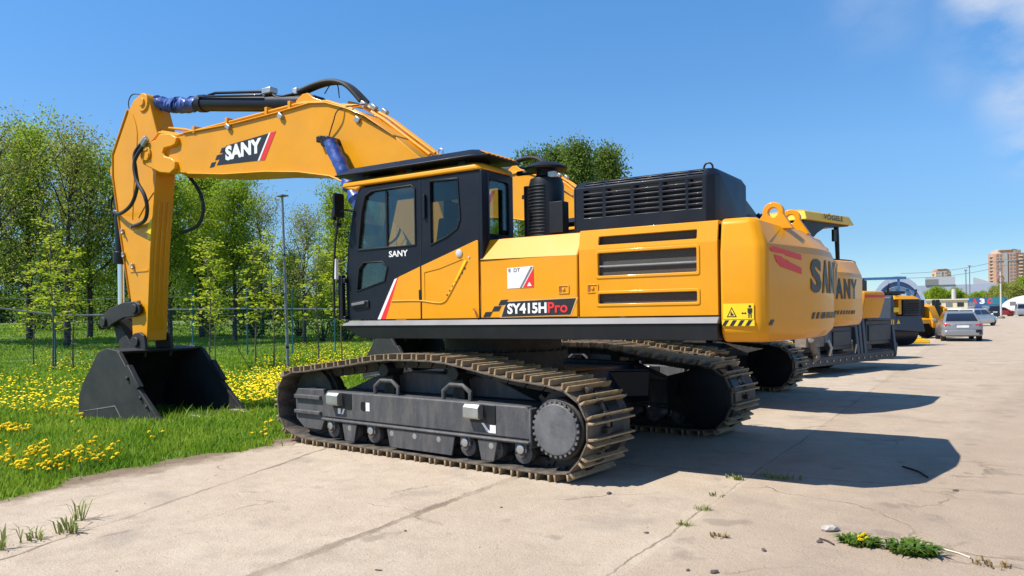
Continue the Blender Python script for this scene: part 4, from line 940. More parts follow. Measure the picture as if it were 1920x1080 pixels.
def make_bush(name, seed, leaf, size=.13, per=70, n=26):
    rng = np.random.default_rng(seed); t = thing(name, 'x', 'shrub'); tk = MB(); C_ = []
    for i in range(n):
        a = rng.uniform(0, 6.28); r = rng.uniform(.1, 1.3); z = rng.uniform(.5, 2.6)*(1-.25*r); p = Vector((math.cos(a)*r, math.sin(a)*r, z)); C_.append(tuple(p))
        tk.tube([(0, 0, -.1), p*.5+Vector((0, 0, .2)), p], [.03, .02, .008], n=4)
    tk.build('stem', BARK, t); v, f = leaf_quads(rng, C_, per, (.33, .33, .28), size); npmesh('crown', v, f, 4, leaf, t); return t
T_A = [make_tree('leafy_tree', 11+k, 12.5, 2.6, 3.6, LF_A, BARK, nl=24, per=54, size=.17, trunk_r=.20) for k in range(2)]
T_B = [make_tree('budding_tree', 31+k, 12.0, 3.2, 3.7, LF_B, BARK, nl=21, per=34, size=.13, density=.75, sig=.42, trunk_r=.18, lean=.6) for k in range(2)]
T_C = [make_tree('poplar_tree', 51+k, 14.0, 1.5, 2.6, LF_C, BARK, nl=34, per=60, size=.19, shape='tall', sig=.45, trunk_r=.2) for k in range(2)]
T_D = [make_tree('shade_tree', 71, 13.0, 2.0, 3.8, LF_D, BARK, nl=26, per=52, size=.22, sig=.5)]
HEDGE = make_bush('hedge_bush', 97, LF_D, .16, 120, 50)
used = set()
ORD = ['first', 'second', 'third', 'fourth', 'fifth', 'sixth', 'seventh', 'eighth', 'ninth', 'tenth', 'eleventh', 'twelfth', 'thirteenth', 'fourteenth', 'fifteenth', 'sixteenth', 'seventeenth', 'eighteenth', 'nineteenth', 'twentieth', 'twenty-first', 'twenty-second']
def put(proto, px, depth, s, label, group, rz=None, sz=None, dz=0):
    o = proto if proto.name not in used else dup(proto); used.add(o.name)
    p = at(px, depth); o.location = (p.x, p.y, float(H(p.x, p.y))-.05+dz); o.scale = (s, s, sz or s); o.rotation_euler.z = random.uniform(0, 6.28) if rz is None else rz
    return tag(o, label, None, group)
rows = [  # column, distance, kind, scale
    (-95, 47, T_A[0], .98), (-20, 44, T_B[0], 1.02), (55, 50, T_A[1], 1.05), (125, 46, T_B[1], 1.08), (168, 53, T_A[0], 1.02), (250, 55, T_B[0], .90), (318, 50, T_A[1], .84),
    (378, 56, T_A[0], .98), (440, 53, T_A[1], .86), (492, 60, T_B[0], .90), (570, 52, T_B[1], .74), (640, 58, T_A[1], .86), (730, 60, T_A[0], .85), (800, 62, T_B[0], .8), (868, 60, T_A[1], .8), (940, 66, T_A[0], .75)]
for k, (px, d, t, s) in enumerate(rows):
    kind = 'leafy green' if t in T_A else 'half bare budding'
    put(t, px, d, s, f'{kind} tree beyond the wire fence, {ORD[k]} from left in the near row', 'trees beyond the fence')
for k, px in enumerate([-60, 25, 95, 160, 225, 290, 350, 410, 480, 545, 615, 690, 770, 850, 930]):
    put(T_D[0], px, 112+(k*37 % 17), .98 + .14*((k*53) % 7)/7 - (.06 if 400 < px < 640 else 0), f'dark bushy tree behind the road, {ORD[k]} from the left', 'dark trees behind the road', sz=.80+.12*((k*29) % 5)/5)
for k, (px, d, s) in enumerate([(1002, 62, 1.02), (1052, 66, 1.12), (1090, 61, 1.06), (1140, 64, 1.08)]):
    put(T_C[k % 2], px, d, s, f'{["dense dark poplar left of the others above the air cleaner cap", "dense poplar just right of the air cleaner above the excavator", "tall dense poplar rising above the front of the engine hood", "rightmost dense poplar behind the black engine hood"][k]}', 'poplars behind the excavator')
B_ = [make_bush('shrub', 91, LF_A), make_bush('shrub', 92, LF_Y, .12, 40, 20), make_bush('shrub', 93, LF_D)]
for k, (px, d, i, s) in enumerate([(70, 58, 2, 1.5), (190, 60, 2, 1.5), (268, 62, 2, 1.5), (385, 58, 2, 1.5), (478, 57, 2, 1.5), (560, 60, 0, 1.5), (605, 54, 1, 1.2), (650, 55, 2, 1.5), (700, 56, 0, 1.5)]):
    put(B_[i], px, d, s, f'{["green", "yellow green", "dark green"][i]} shrub among the tree trunks past the fence, {ORD[k]} from the left', 'shrubs under the trees')
for k, px in enumerate(range(-60, 1000, 62)):
    put(HEDGE, px, 124+(k*7) % 9, 2.9, f'dark hedge bush low behind the road, {ORD[k]} from the left', 'hedge behind the road', sz=2.0)
SP = [make_sapling('young_maple', 5, 5.6), make_sapling('young_maple', 8, 4.9)]
for k, (px, d, i, s, lb) in enumerate([(98, 27.8, 0, 1.03, 'young maple with yellow green leaves standing left of the bucket beside a blue post'), (136, 29.0, 1, .95, 'thin young maple close behind the leftmost blue fence post'),
        (62, 31, 1, .85, 'small young maple nearest the left end of the fence'), (392, 27.5, 1, .98, 'young maple just right of the bucket with a forked pale stem'), (402, 30.5, 0, .85, 'slender young maple behind the forked one right of the bucket'), (478, 30, 1, 1.0, 'young maple between the bucket and the leaning pole'),
        (512, 27.5, 0, .92, 'young maple just left of the leaning lamp pole'), (596, 31, 0, .95, 'young maple between the leaning pole and the cab mirror'), (640, 30, 1, .92, 'young maple right behind the cab mirror stay')]):
    put(SP[i], px, d, s, lb, 'young maples along the fence')
# bare stick in the grass
bs = MB(); p = gp(541, 760); q = gp(500, 760, 0)
bs.tube([Vector((15.3, -6.0, -.1)), Vector((15.1, -5.5, .5)), Vector((15.2, -5.2, 1.1)), Vector((15.4, -5.05, 1.5))], [.014, .012, .009, .004], n=5)
tag(bs.build('bare_twig', BARKY), 'bare leaning twig standing in the dandelions by the leaning pole', 'twig')
# ---- grass
GR = leafmat('grass_blade', (.15, .29, .016), (.33, .44, .04), .45, scale=.9)
rng = np.random.default_rng(3)
n = 330000
d = 6.5*(70/6.5)**(rng.random(n)**1.05); px = rng.uniform(-80, 1120, n); k = (px-960)/FPX
gx = CAM.x + CF.x*d + CR.x*k*d; gy = CAM.y + CF.y*d + CR.y*k*d
keep = gx > edge(gy) + rng.exponential(.10, n) - .06 - .25*(rng.random(n) < .03)
patchy = np.sin(gx*2.1+1.3*np.sin(gy*1.7))*np.sin(gy*2.6+np.cos(gx*1.1)) ; keep &= rng.random(n) < .72+.28*patchy
gx, gy, d = gx[keep], gy[keep], d[keep]; n = len(gx)
hgt = rng.uniform(.05, .145, n)*(1+.35*np.sin(gx*1.3)*np.sin(gy*.9))*np.where(gx-edge(gy) < .5, .75, 1)*np.where(rng.random(n) < .05, 1.7, 1); w = np.maximum(.0045, .0009*d)*rng.uniform(.7, 1.3, n)
a = rng.uniform(0, 6.28, n); ln_ = rng.uniform(.1, .75, n)*hgt; b = rng.uniform(0, 6.28, n)
P = np.stack([gx, gy, H(gx, gy)-.02], -1); s_ = np.stack([np.cos(a)*w, np.sin(a)*w, 0*w], -1); tip = np.stack([np.cos(b)*ln_, np.sin(b)*ln_, hgt], -1); mid = tip*np.array([.35, .35, .58])
v = np.stack([P-s_, P+s_, P+mid+s_*.75, P+mid-s_*.75, P+tip], 1).reshape(-1, 3); o5 = np.arange(n)[:, None]*5
f = np.concatenate([o5+np.array([0, 1, 2]), o5+np.array([0, 2, 3]), o5+np.array([3, 2, 4])])
tag(npmesh('grass', v, f, 3, GR), kind='stuff')
# ---- dandelions
DY = mat('dandelion_petal', (.86, .64, .008), .6, var=.12, scale=30, spec=.2); DS = mat('dandelion_stem', (.12, .17, .03), .7)
fl = []
def scat(n, x0, x1, y0, y1, clump=.0):
    out = []
    while len(out) < n:
        cx_, cy_ = random.uniform(x0, x1), random.uniform(y0, y1)
        for _ in range(random.randint(1, 4)):
            out.append((cx_+random.gauss(0, 9), cy_+random.gauss(0, 4)))
    return out[:n]
for a_ in ((95, 0, 235, 835, 890), (18, 40, 110, 875, 900), (60, 0, 240, 845, 875), (26, 150, 520, 800, 850), (330, -20, 150, 700, 762), (60, 0, 60, 790, 800), (420, 395, 515, 690, 752), (560, 480, 640, 668, 715), (900, 560, 770, 640, 690), (140, 60, 200, 655, 690), (10, 420, 520, 770, 815), (300, 430, 560, 700, 745), (130, 700, 1000, 650, 690), (50, 110, 160, 745, 775)):
    fl += scat(*a_)
pos = []
for px_, py_ in fl:
    p = gp(px_, py_, .04)
    if p.x > edge(p.y)+.12: pos.append(p)
pos.sort(key=lambda p: (p-CAM).dot(CF))
dm = MB()
dm.m = 1; dm.tube([(0, 0, -.14), (.004, 0, -.06), (0, 0, .0)], .0035, n=4)
dm.m = 0
for zz, r_, nn_ in ((.0, .030, 13), (.006, .024, 11), (.012, .016, 9), (.016, .009, 7)):
    for k in range(nn_):
        t = 2*math.pi*k/nn_+zz*90; u = Vector((math.cos(t), math.sin(t), 0)); s_ = Vector((-math.sin(t), math.cos(t), 0)); c = Vector((0, 0, zz))
        dm.add([c, c+u*r_*.7+s_*r_*.25+Vector((0, 0, .004)), c+u*r_+Vector((0, 0, .002+zz*.3)), c+u*r_*.7-s_*r_*.25+Vector((0, 0, .004))], [(0, 1, 2, 3)])
d0 = dm.build('dandelion', [DY, DS]); tag(d0, 'yellow dandelion flower standing in the grass', 'dandelion', 'dandelions in the grass')
for i, p in enumerate(pos[:290]):
    o = d0 if i == 0 else d0.copy()
    if i: COL.objects.link(o)
    o.location = (p.x, p.y, float(H(p.x, p.y))+random.uniform(.09, .15)); s = random.uniform(.75, 1.2); o.scale = (s, s, s); o.rotation_euler = (random.uniform(-.4, .3), random.uniform(-.5, .2), random.uniform(0, 6))
rest = pos[290:]; vs = []; fs = []
for p in rest:
    z0 = float(H(p.x, p.y))+random.uniform(.08, .16); r_ = random.uniform(.028, .042); b0 = len(vs); t0 = random.uniform(0, 6); tx, ty = random.uniform(-.35, .2), random.uniform(-.2, .35)
    ring_ = [(p.x+r_*math.cos(t0+k*1.047), p.y+r_*math.sin(t0+k*1.047), z0+r_*(tx*math.cos(t0+k*1.047)+ty*math.sin(t0+k*1.047))) for k in range(6)]
    vs += ring_+[(p.x, p.y, z0+.022)]; fs += [(b0+k, b0+(k+1) % 6, b0+6) for k in range(6)]
tag(npmesh('dandelion_meadow', np.array(vs), np.array(fs), 3, DY), kind='stuff')
# ---- weeds on the slabs
def tuft(name, label, cat, loc, n, hgt, rad, leaf, wid=.007, flowers=0, group=None, flat_=0):
    rng = np.random.default_rng(int(abs(loc[0]*100)+n)); vs = []; fs = []
    for k in range(n):
        r0 = rad*rng.random()**.6; t = rng.uniform(0, 6.28); b = Vector((math.cos(t)*r0, math.sin(t)*r0*.7, 0)); t2 = t+rng.normal(0, .9); l_ = hgt*rng.uniform(.35, 1.1)
        d_ = Vector((math.cos(t2), math.sin(t2), 0)); lean_ = rng.uniform(.25, 1.0) if flat_ == 0 else rng.uniform(.7, 1.35); tip = b+d_*l_*lean_+Vector((0, 0, l_*(1-.45*lean_))); mid = b+d_*l_*lean_*.3+Vector((0, 0, l_*.6)); sd_ = Vector((-d_.y, d_.x, 0))*wid*rng.uniform(.7, 1.4); i = len(vs)
        vs += [b-sd_, b+sd_, mid+sd_, mid-sd_, tip]; fs += [(i, i+1, i+2), (i, i+2, i+3), (i+3, i+2, i+4)]
    o = npmesh(name, np.array([tuple(v) for v in vs]), np.array(fs), 3, leaf); o.location = loc; tag(o, label, cat, group)
    for k in range(flowers):
        c = d0.copy(); COL.objects.link(c); c.parent = o; c.name = 'flower'; t = random.uniform(0, 6); r_ = rad*random.random(); c.location = (math.cos(t)*r_, math.sin(t)*r_, hgt*.6); c.scale = (.55, .55, .55)
        for key in ('label', 'category', 'group'):
            if key in c: del c[key]
    return o
WD = leafmat('weed_leaf', (.16, .20, .05), (.30, .33, .10), .4, 8)
G_ = 'weeds growing from the slab joints'
for px_, py_, n_, h_, r_, lb in ((150, 975, 15, .26, .06, 'tallest grassy weed in the slab joint at lower left'), (125, 998, 34, .17, .11, 'spreading grassy weed right in front of the tallest one'), (68, 1012, 18, .14, .08, 'low weed between the leftmost sprout and the spreading weed'), (45, 1016, 5, .18, .05, 'thin bent weed sprout left of the low weed'), (2, 1030, 14, .22, .07, 'weed cut by the left picture edge')):
    tuft('weed', lb, 'weed', tuple(gp(px_, py_, 0)), n_, h_, r_, WD, group=G_, wid=.006)
for px_, py_, n_, h_, r_, lb in ((1283, 985, 26, .05, .07, 'tiny weed in the cracked joint, nearest the camera'), (1318, 955, 34, .05, .09, 'small weed midway along the cracked joint right of the track'), (1345, 930, 22, .05, .08, 'small dry weed near the far end of the cracked joint'), (1378, 898, 40, .06, .10, 'weed at the shadow edge right of the front track'), (1445, 896, 40, .07, .14, 'flat weed patch along the shadow edge'), (1480, 899, 44, .06, .14, 'green weed patch at the shadow edge, rightmost of three')):
    tuft('weed', lb, 'weed', tuple(gp(px_, py_, 0)), n_, h_, r_, WD, group=G_, wid=.005)
DL = leafmat('dandelion_leaf', (.055, .12, .014), (.12, .20, .02), .3, 10)
tuft('dandelion_plant', 'low dandelion plant with yellow flowers on the bare slab', 'weed', tuple(gp(1612, 1020, 0)), 150, .085, .13, DL, .010, 6, flat_=1)
tuft('dandelion_plant', 'leafy dandelion plant without flowers right of the flowering one', 'weed', tuple(gp(1708, 1036, 0)), 190, .11, .15, DL, .011, flat_=1)
for px_, py_, r_, lb in ((1860, 1060, .12, 'dry brown grass tuft at the lower right corner'), (1350, 1008, .07, 'dry grass wisp on the sandy slab near the stones')):
    tuft('dry_grass', lb, 'dry grass', tuple(gp(px_, py_, 0)), 26, .05, r_, leafmat('dry_grass', (.22, .15, .07), (.32, .23, .11), .2))
# ---- stones and litter
STN = mat('pale_stone', (.38, .34, .30), .85, var=.3, scale=9, bump=.5, bscale=20); STD = mat('dark_stone', (.10, .08, .07), .85, var=.4, scale=9, bump=.4)
def stone(px_, py_, r_, m, lb, sq=.55, name='stone', cat='stone'):
    bm = bmesh.new(); bmesh.ops.create_icosphere(bm, subdivisions=2, radius=r_); rr = random.Random(px_)
    for v in bm.verts: v.co *= rr.uniform(.75, 1.2); v.co.z *= sq
    me = bpy.data.meshes.new(name); bm.to_mesh(me); bm.free(); me.materials.append(m); o = bpy.data.objects.new(name, me); COL.objects.link(o)
    p = gp(px_, py_, 0); o.location = (p.x, p.y, r_*sq*.6); o.rotation_euler.z = rr.uniform(0, 6); o.scale = (1.35, .9, 1); tag(o, lb, cat, 'stones on the slabs')
stone(1556, 995, .055, STN, 'pale broken stone above the dandelion plants', .6)
for px_, py_, r_, lb in ((1537, 1017, .022, 'dark pebble left of the pale stone'), (1212, 1000, .016, 'dark pebble nearest the track on the sandy slab'), (1340, 1074, .024, 'dark clod at the bottom edge of the picture'), (1432, 1033, .02, 'dark clod below the cracked joint'), (1792, 921, .02, 'dark pebble right of the big shadow'), (1142, 926, .025, 'small stone at the tip of the track shadow'), (760, 996, .012, 'lone pebble on the pale slab left of the long joint'), (940, 952, .012, 'pebble beside the long joint near the track'), (1290, 1070, .014, 'small pebble left of the dark clod at the bottom')):
    stone(px_, py_, r_, STD, lb)
def litter(px_, py_, ang, ln_, m, lb, name, cat, r_=.007):
    p = gp(px_, py_, 0); d_ = Vector((math.cos(ang), math.sin(ang), 0)); mb = MB(); n_ = Vector((-d_.y, d_.x, 0))
    mb.tube([p-d_*ln_*.5+UP*r_, p+n_*ln_*.06+UP*r_*1.3, p+d_*ln_*.5+UP*r_], r_, n=5, sub=3); tag(mb.build(name, m), lb, cat)
litter(1550, 1017, 2.5, .16, BARK, 'dark twig left of the flowering dandelion plant', 'twig', 'twig')
litter(1795, 1040, 2.6, .20, mat('pale_wood', (.55, .48, .38), .8), 'pale wood splinter right of the dandelion plants', 'wood_splinter', 'splinter')
litter(1715, 886, 2.2, .55, RUB, 'dark curved rod lying inside the big shadow', 'bent_rod', 'rod', .010)
litter(710, 1070, .4, .05, BARK, 'tiny twig at the bottom edge left of the long joint', 'twig', 'twig', .004)
rng = np.random.default_rng(9); ng = 5200; dd = 3.6*(26/3.6)**rng.random(ng); kk = rng.uniform(-.72, .72, ng)
sx_ = CAM.x+CF.x*dd+CR.x*kk*dd; sy_ = CAM.y+CF.y*dd+CR.y*kk*dd; ok_ = (sx_ < edge(sy_)+.05); drift = np.sin(sx_*1.7+np.sin(sy_*2.3))*np.sin(sy_*1.1+sx_*.6); ok_ &= rng.random(ng) < .35+.5*(drift > .15); sx_, sy_ = sx_[ok_], sy_[ok_]; ng = len(sx_)
sz = rng.uniform(.002, .006, ng)*np.where(rng.random(ng) < .04, 2.2, 1); a_ = rng.uniform(0, 6.28, ng); ca, sa = np.cos(a_)*sz, np.sin(a_)*sz
vv = np.stack([np.stack([sx_+ca, sy_+sa, 0*sz], -1), np.stack([sx_-sa*.8, sy_+ca*.8, 0*sz], -1), np.stack([sx_-ca, sy_-sa, 0*sz], -1), np.stack([sx_+sa*.7, sy_-ca*.7, 0*sz], -1), np.stack([sx_+ca*.2, sy_, sz*.9], -1)], 1).reshape(-1, 3); i5 = np.arange(ng)[:, None]*5
tag(npmesh('gravel', vv, np.concatenate([i5+np.array([k, (k+1) % 4, 4]) for k in range(4)]), 3, mat('grit', (.27, .22, .18), .9, var=.6, scale=14)), kind='stuff')
# ---- fence, pole
PB = mat('blue_fence_paint', (.018, .11, .17), .45, var=.2); GALV = mat('galvanised_rail', (.36, .38, .40), .5, metal=.4, var=.2)
fe = thing('wire_fence', 'wire fence of blue posts with a bent top rail in front of the trees', 'fence', (25.2, -12, -.12))
PY = [1.5, -1.2, -3.92, -6.7, -9.4, -12.04, -14.48, -17.03, -19.6, -22.2, -24.8, -27.4]
for y in PY:
    mb = MB(); mb.tube([(0, y+12, -.1), (0, y+12, 2.85), (-.12, y+12+.06, 3.15)], .035, n=8); mb.build('post', PB, fe)
ra = MB(); ra.tube([(.03, 14.5, 2.75), (.03, 10.8, 2.42), (.03, 8.1, 2.06), (.03, 6.4, 2.02), (.03, 4.6, 2.10)], .032, n=8, sub=5); ra.build('rail', GALV, fe)
ra = MB(); ra.tube([(.03, 4.3, 2.22), (.03, 2.6, 2.22), (.03, 0, 2.24), (.03, -5, 2.20), (.03, -15.5, 2.2)], .028, n=8, sub=4); ra.build('rail', GALV, fe)
ra = MB(); ra.tube([(.02, 14, 2.9), (.02, 8.1, 2.62), (.02, 4, 2.75), (.02, 0, 2.7)], .008, n=5, sub=4); ra.build('strand', GALV, fe)
wm = MB()
for k in range(16): wm.tube([(0, 13.5, .05+k*.135), (0, -15.4, .05+k*.135)], .0025, n=3, cap=False)
for k in range(200): wm.tube([(.004, 13.5-k*.145, 0), (.004, 13.5-k*.145, 2.1)], .002, n=3, cap=False)
wm.build('wire_mesh', PB, fe)
po = thing('lamp_pole', 'tall thin grey lamp pole leaning left of the cab', 'lamp pole', (16.55, -8.17, -.14)); po.rotation_euler = (R(-.4), R(1.2), 0)
mb = MB(); mb.tube([(0, 0, 0), (0, 0, 2.4), (0, 0, 6.05)], [.055, .05, .038], n=10); mb.build('pole', mat('grey_galvanised_pole', (.22, .23, .25), .5, metal=.5, var=.2), po)
mb = MB(); mb.obox((0, 0, 6.1), (.34, .28, .05)); mb.build('lamp_head', GRYP, po, bevel=.01)
mb = MB(); mb.cyl((0, 0, .75), (0, 0, .82), .062); mb.cyl((0, 0, 4.0), (0, 0, 4.05), .055); mb.obox((-.08, 0, 4.02), (.12, .03, .03)); mb.build('clamp', BLK, po)

# ------------------------------------------------------------------ paver and other machines down the row
SCR = mat('screed_blue_grey', (.013, .017, .028), .5, var=.25, dirt=(.07, .06, .055), dirt_amt=.3)
SCL = mat('screed_light_panel', (.035, .045, .065), .5, var=.15); LGR = mat('light_grey_panel', (.36, .38, .41), .5, var=.08)
pv = thing('road_paver', 'road paver with a yellow lettered canopy and wide dark screed beyond the second excavator', 'paver', (-.42, -13.7, 0), R(-10))
CX0, CY0, CZ0 = .62, .02, .34
mb = MB()    # canopy: x forward, y left, rear edge faces the lot
mb.loft([[(-.32, 1.25, 3.93), (-.32, -1.25, 3.93), (2.6, -1.25, 3.93), (2.6, 1.25, 3.93)], [(-.42, 1.32, 3.69), (-.42, -1.36, 3.69), (2.7, -1.36, 3.69), (2.7, 1.32, 3.69)]])
mb.loft([[(-.32, 1.25, 3.93), (-.32, -1.25, 3.93), (2.6, -1.25, 3.93), (2.6, 1.25, 3.93)], [(-.1, 1.05, 3.99), (-.1, -1.05, 3.99), (2.4, -1.05, 3.99), (2.4, 1.05, 3.99)]])
mb.build('canopy', YEL2, pv, bevel=.02)
mb = MB(); mb.prism([(1.25, 3.70), (-1.30, 3.70), (-1.2, 3.66), (-.55, 3.62), (.1, 3.56), (.55, 3.38), (.8, 3.22), (1.2, 3.32)], 'x', -.30, 2.55); mb.build('canopy_lining', BLK, pv)
text('VÖGELE', 'canopy_lettering', (-.40, .42, 3.75), (0, -1, 0), (-.0, 0, 1), 1.1, .17, BLK, pv, bold=.02, lift=.02)
for q_, r_ in (([(.02, -1.16, 3.72), (.02, -1.20, 3.4), (.0, -1.20, 2.6), (-.02, -1.32, 2.2)], [.07, .065, .055, .075]), ([(2.3, -1.0, 3.72), (2.3, -1.0, 2.0)], .055), ([(2.3, 1.0, 3.72), (2.3, 1.0, 2.0)], .055)):
    mb = MB(); mb.tube(q_, r_, n=10); mb.build('canopy_post', BLK, pv)
mb = MB(); mb.obox((-.02, -.96, 3.42), (.07, .17, .34)); mb.tube([(0, -1.16, 3.62), (0, -1.0, 3.55)], .03); mb.build('work_lamp', BLK, pv, bevel=.03)
mb = MB(); mb.tube([(.1, .9, 2.74), (.1, -.4, 2.74), (.05, -2.1, 2.74), (.02, -2.3, 2.62), (.0, -2.2, 2.4), (.0, -1.7, 2.0)], .03, n=8, sub=4); mb.tube([(0, -.7, 2.55), (0, -.75, 2.75), (0, -.95, 2.75), (0, -1.0, 2.6)], .02, n=8, sub=4); mb.build('handrail', BLK, pv)
for o in list(pv.children): o.location = (CX0, CY0, CZ0)
mb = MB(); mb.box(.5, 5.2, -1.2, 1.2, .55, 2.0); mb.box(.2, 2.2, -1.2, 1.2, 1.7, 1.95); mb.prism([(2.2, 1.9), (2.6, 2.5), (4.8, 2.4), (5.2, 1.9)], 'y', -1.1, 1.1); mb.build('body', YEL2, pv, bevel=.04)
for y_ in (1.05, -1.05):
    mb = MB(); mb.prism([(.9, .0), (4.6, 0), (5.1, .35), (5.0, .75), (4.6, .9), (.9, .9), (.5, .6), (.55, .25)], 'y', y_-.16, y_+.16); mb.build('crawler', CHN, pv, bevel=.04)
mb = MB(); mb.box(.1, .55, -.4, 1.9, .95, 1.22); mb.box(.12, .5, 1.9, 2.4, .9, 1.1); mb.build('side_panel', LGR, pv, bevel=.02)
sc = MB(); sc.box(-.25, .35, -2.55, 2.6, .27, .52); sc.box(-.30, -.25, -2.6, 2.6, .25, .48)
scr = sc.build('screed', SCR, pv, bevel=.01)
mb = MB()
mb.cyl((-.30, 2.45, .36), (-.32, 2.45, .36), .026, n=8); b0_ = mb.build('screed_bolt', STL, scr)
for k in range(1, 15): o = b0_.copy(); COL.objects.link(o); o.parent = scr; o.location.y = -k*.35
for y0, y1, z0, z1 in ((.95, -.25, .62, 1.22), (-1.1, -2.75, .68, 1.35), (2.3, 1.5, .6, 1.2)):
    mb = MB(); mb.box(-.18, .12, y1, y0, z0, z1); mb.box(-.21, -.18, y1+.12, y0-.12, z0+.10, z1-.12); mb.box(-.26, .14, y1-.06, y0+.06, z1, z1+.05); mb.build('screed_panel', SCR, scr, bevel=.015)
for y_, z1 in ((1.1, 1.35), (-.42, 1.3), (-.62, 1.42), (-.85, 1.42), (-2.75, 1.2), (1.75, 1.5)):
    mb = MB(); mb.prism([(-.30, .42), (-.20, .42), (-.10, z1), (-.22, z1)], 'y', y_-.075, y_+.075); mb.build('screed_strut', SCL, scr, bevel=.012)
mb = MB(); mb.tube([(-.2, 2.0, .4), (-.35, 2.0, .5), (-.35, 2.25, .9), (-.2, 2.3, .95)], .09, n=10); mb.box(-.3, .0, 1.5, 2.4, .75, 1.0); mb.cyl((-.36, 2.1, .5), (-.45, 2.1, .5), .06); mb.build('screed_hinge', DUST, scr, bevel=.02)
mb = MB(); mb.tube([(-.3, 1.25, .5), (-.36, 1.25, .7), (-.3, 1.3, .9)], .035, n=8); mb.build('screed_fitting', STL, scr)
mb = MB(); mb.tube([(-.3, -.15, .5), (-.36, -.12, .75)], .03, n=8); mb.build('screed_fitting', STL, scr, bevel=.01)
# compact excavator
def gat(px, d, z=0): p = at(px, d); return (p.x, p.y, z)
def yaw_of(px, off=0.): return TH*-1+0+off
cx_ = thing('compact_excavator', 'compact yellow machine with a red striped rounded tail and short upright yellow boom', 'excavator', gat(1640, 25.5), R(-14), 'yellow machines parked further down the row')
mb = MB(); q = [(.0, .62), (-.05, -.10), (-.02, -.62), (.35, -.80), (1.2, -.82), (1.2, .75), (.3, .74)]
sc_ = lambda k, dx: [(a*k+dx, b*k) for a, b in q]
mb.loft([[(a, b, 1.36) for a, b in sc_(.86, .16)], [(a, b, 1.46) for a, b in sc_(.92, .12)], [(a, b, 1.95) for a, b in q], [(a, b, 2.20) for a, b in q], [(a, b, 2.26) for a, b in sc_(.94, .05)]])
ct = mb.build('tail', YEL, cx_, bevel=.03)
mb = MB(); mb.loft([[(a*1.004-.006, b*1.006, zz) for a, b in q[:4]+[(.35, -.795), (.02, -.6), (-.03, -.1), (.02, .6)]] for zz in (2.04, 2.13)]); mb.build('red_stripe', RED, ct)
mb = MB(); mb.box(.3, 1.3, -.1, .72, 2.26, 2.62); mb.tube([(.3, .1, 2.62), (1.1, .1, 2.66), (1.3, .7, 2.6)], .06); mb.build('engine_hood', DKB, cx_, bevel=.1, seg=3)
mb = MB(); mb.tube([(1.0, -.25, 2.0), (.9, -.15, 2.5), (.95, -.05, 2.8), (1.2, 0, 2.95)], [.12, .15, .19, .15], n=8); mb.obox((.95, -.02, 2.9), (.35, .3, .2)); mb.build('boom', YEL, cx_, bevel=.03)
mb = MB(); mb.cyl((.82, -.32, 2.35), (.9, -.2, 2.85), .05); mb.build('boom_cylinder', CHR, cx_)
mb = MB(); mb.box(.2, 1.9, -.75, .75, .75, 1.36); mb.lathe([(.5, .55), (.5, .78)], (1.0, 0, 0)); mb.build('platform', DKB, cx_, bevel=.03)
for y_ in (.85, -.85):
    mb = MB(); mb.prism([(-.2, .08), (.0, 0), (2.2, 0), (2.45, .2), (2.4, .55), (2.15, .68), (.0, .68), (-.25, .5)], 'y', y_-.2, y_+.2); mb.build('crawler', CHN, cx_, bevel=.05)
# asphalt roller
rl = thing('road_roller', 'grey and yellow machine with a black louvred engine cover and warning triangle', 'road roller', gat(1700, 34), R(-25), 'yellow machines parked further down the row')
mb = MB(); mb.loft([[(-.15, 1.2, .75), (-.15, -1.0, .6), (.1, -1.2, .62), (3.2, -1.0, .7), (3.2, 1.2, .75)], [(-.05, 1.1, 1.35), (-.05, -.9, 1.35), (.2, -1.05, 1.35), (3.2, -1.0, 1.35), (3.2, 1.1, 1.35)]]); mb.prism([(1.3, .75), (1.3, 2.15), (1.1, 2.25), (.95, 1.6), (.9, .8)], 'x', -.2, 1.8); mb.build('chassis', SCL, rl, bevel=.04)
mb = MB(); mb.box(-.1, 1.6, -.75, .35, 1.35, 2.05); 
for k in range(6): mb.box(-.16, -.1, -.72, .32, 1.42+k*.1, 1.46+k*.1)
mb.build('engine_cover', BLK, rl, bevel=.05)
mb = MB(); mb.loft([[(-.12, .9, 2.05), (-.12, -.78, 2.05), (1.8, -.78, 2.05), (1.8, .9, 2.05)], [(.05, .75, 2.24), (.05, -.6, 2.2), (1.7, -.6, 2.2), (1.7, .75, 2.24)]]); mb.box(-.08, .2, .42, .62, 1.4, 2.05); mb.build('hood_top', YEL, rl, bevel=.03)
mb = MB(); mb.obox((.6, .3, 2.36), (.9, .8, .12)); mb.obox((.6, .3, 2.28), (.6, .5, .08)); mb.tube([(.2, .9, 2.2), (.15, 1.0, 2.6), (.1, .95, 2.75)], .04); mb.tube([(.3, -.9, 2.1), (.25, -1.0, 2.5)], .045); mb.tube([(.5, .6, 2.25), (.4, .65, 2.65)], .05); mb.build('controls', BLK, rl)
mb = MB()
patch(mb, (-.2, .95, 1.0), (0, -1, 0), UP, [[(0, 0), (.22, 0), (.11, .2)]], lift=.03); patch(mb, (-.2, 1.3, .98), (0, -1, 0), UP, [[(0, 0), (.06, 0), (.06, .25), (0, .25)], [(.12, 0), (.18, 0), (.18, .25), (.12, .25)]], lift=.03); patch(mb, (-.21, 1.15, 1.5), (0, -1, 0), UP, [[(0, 0), (.35, 0), (.35, .2), (0, .2)]], lift=.03); mb.build('warning_sign', YLD, rl)
for xx in (.7, 3.0):
    mb = MB(); mb.lathe([(.55, -.95), (.6, -.9), (.6, .9), (.55, .95)], (xx, 0, .6), axis='y', n=30); mb.build('drum', DKB, rl, bevel=.02)
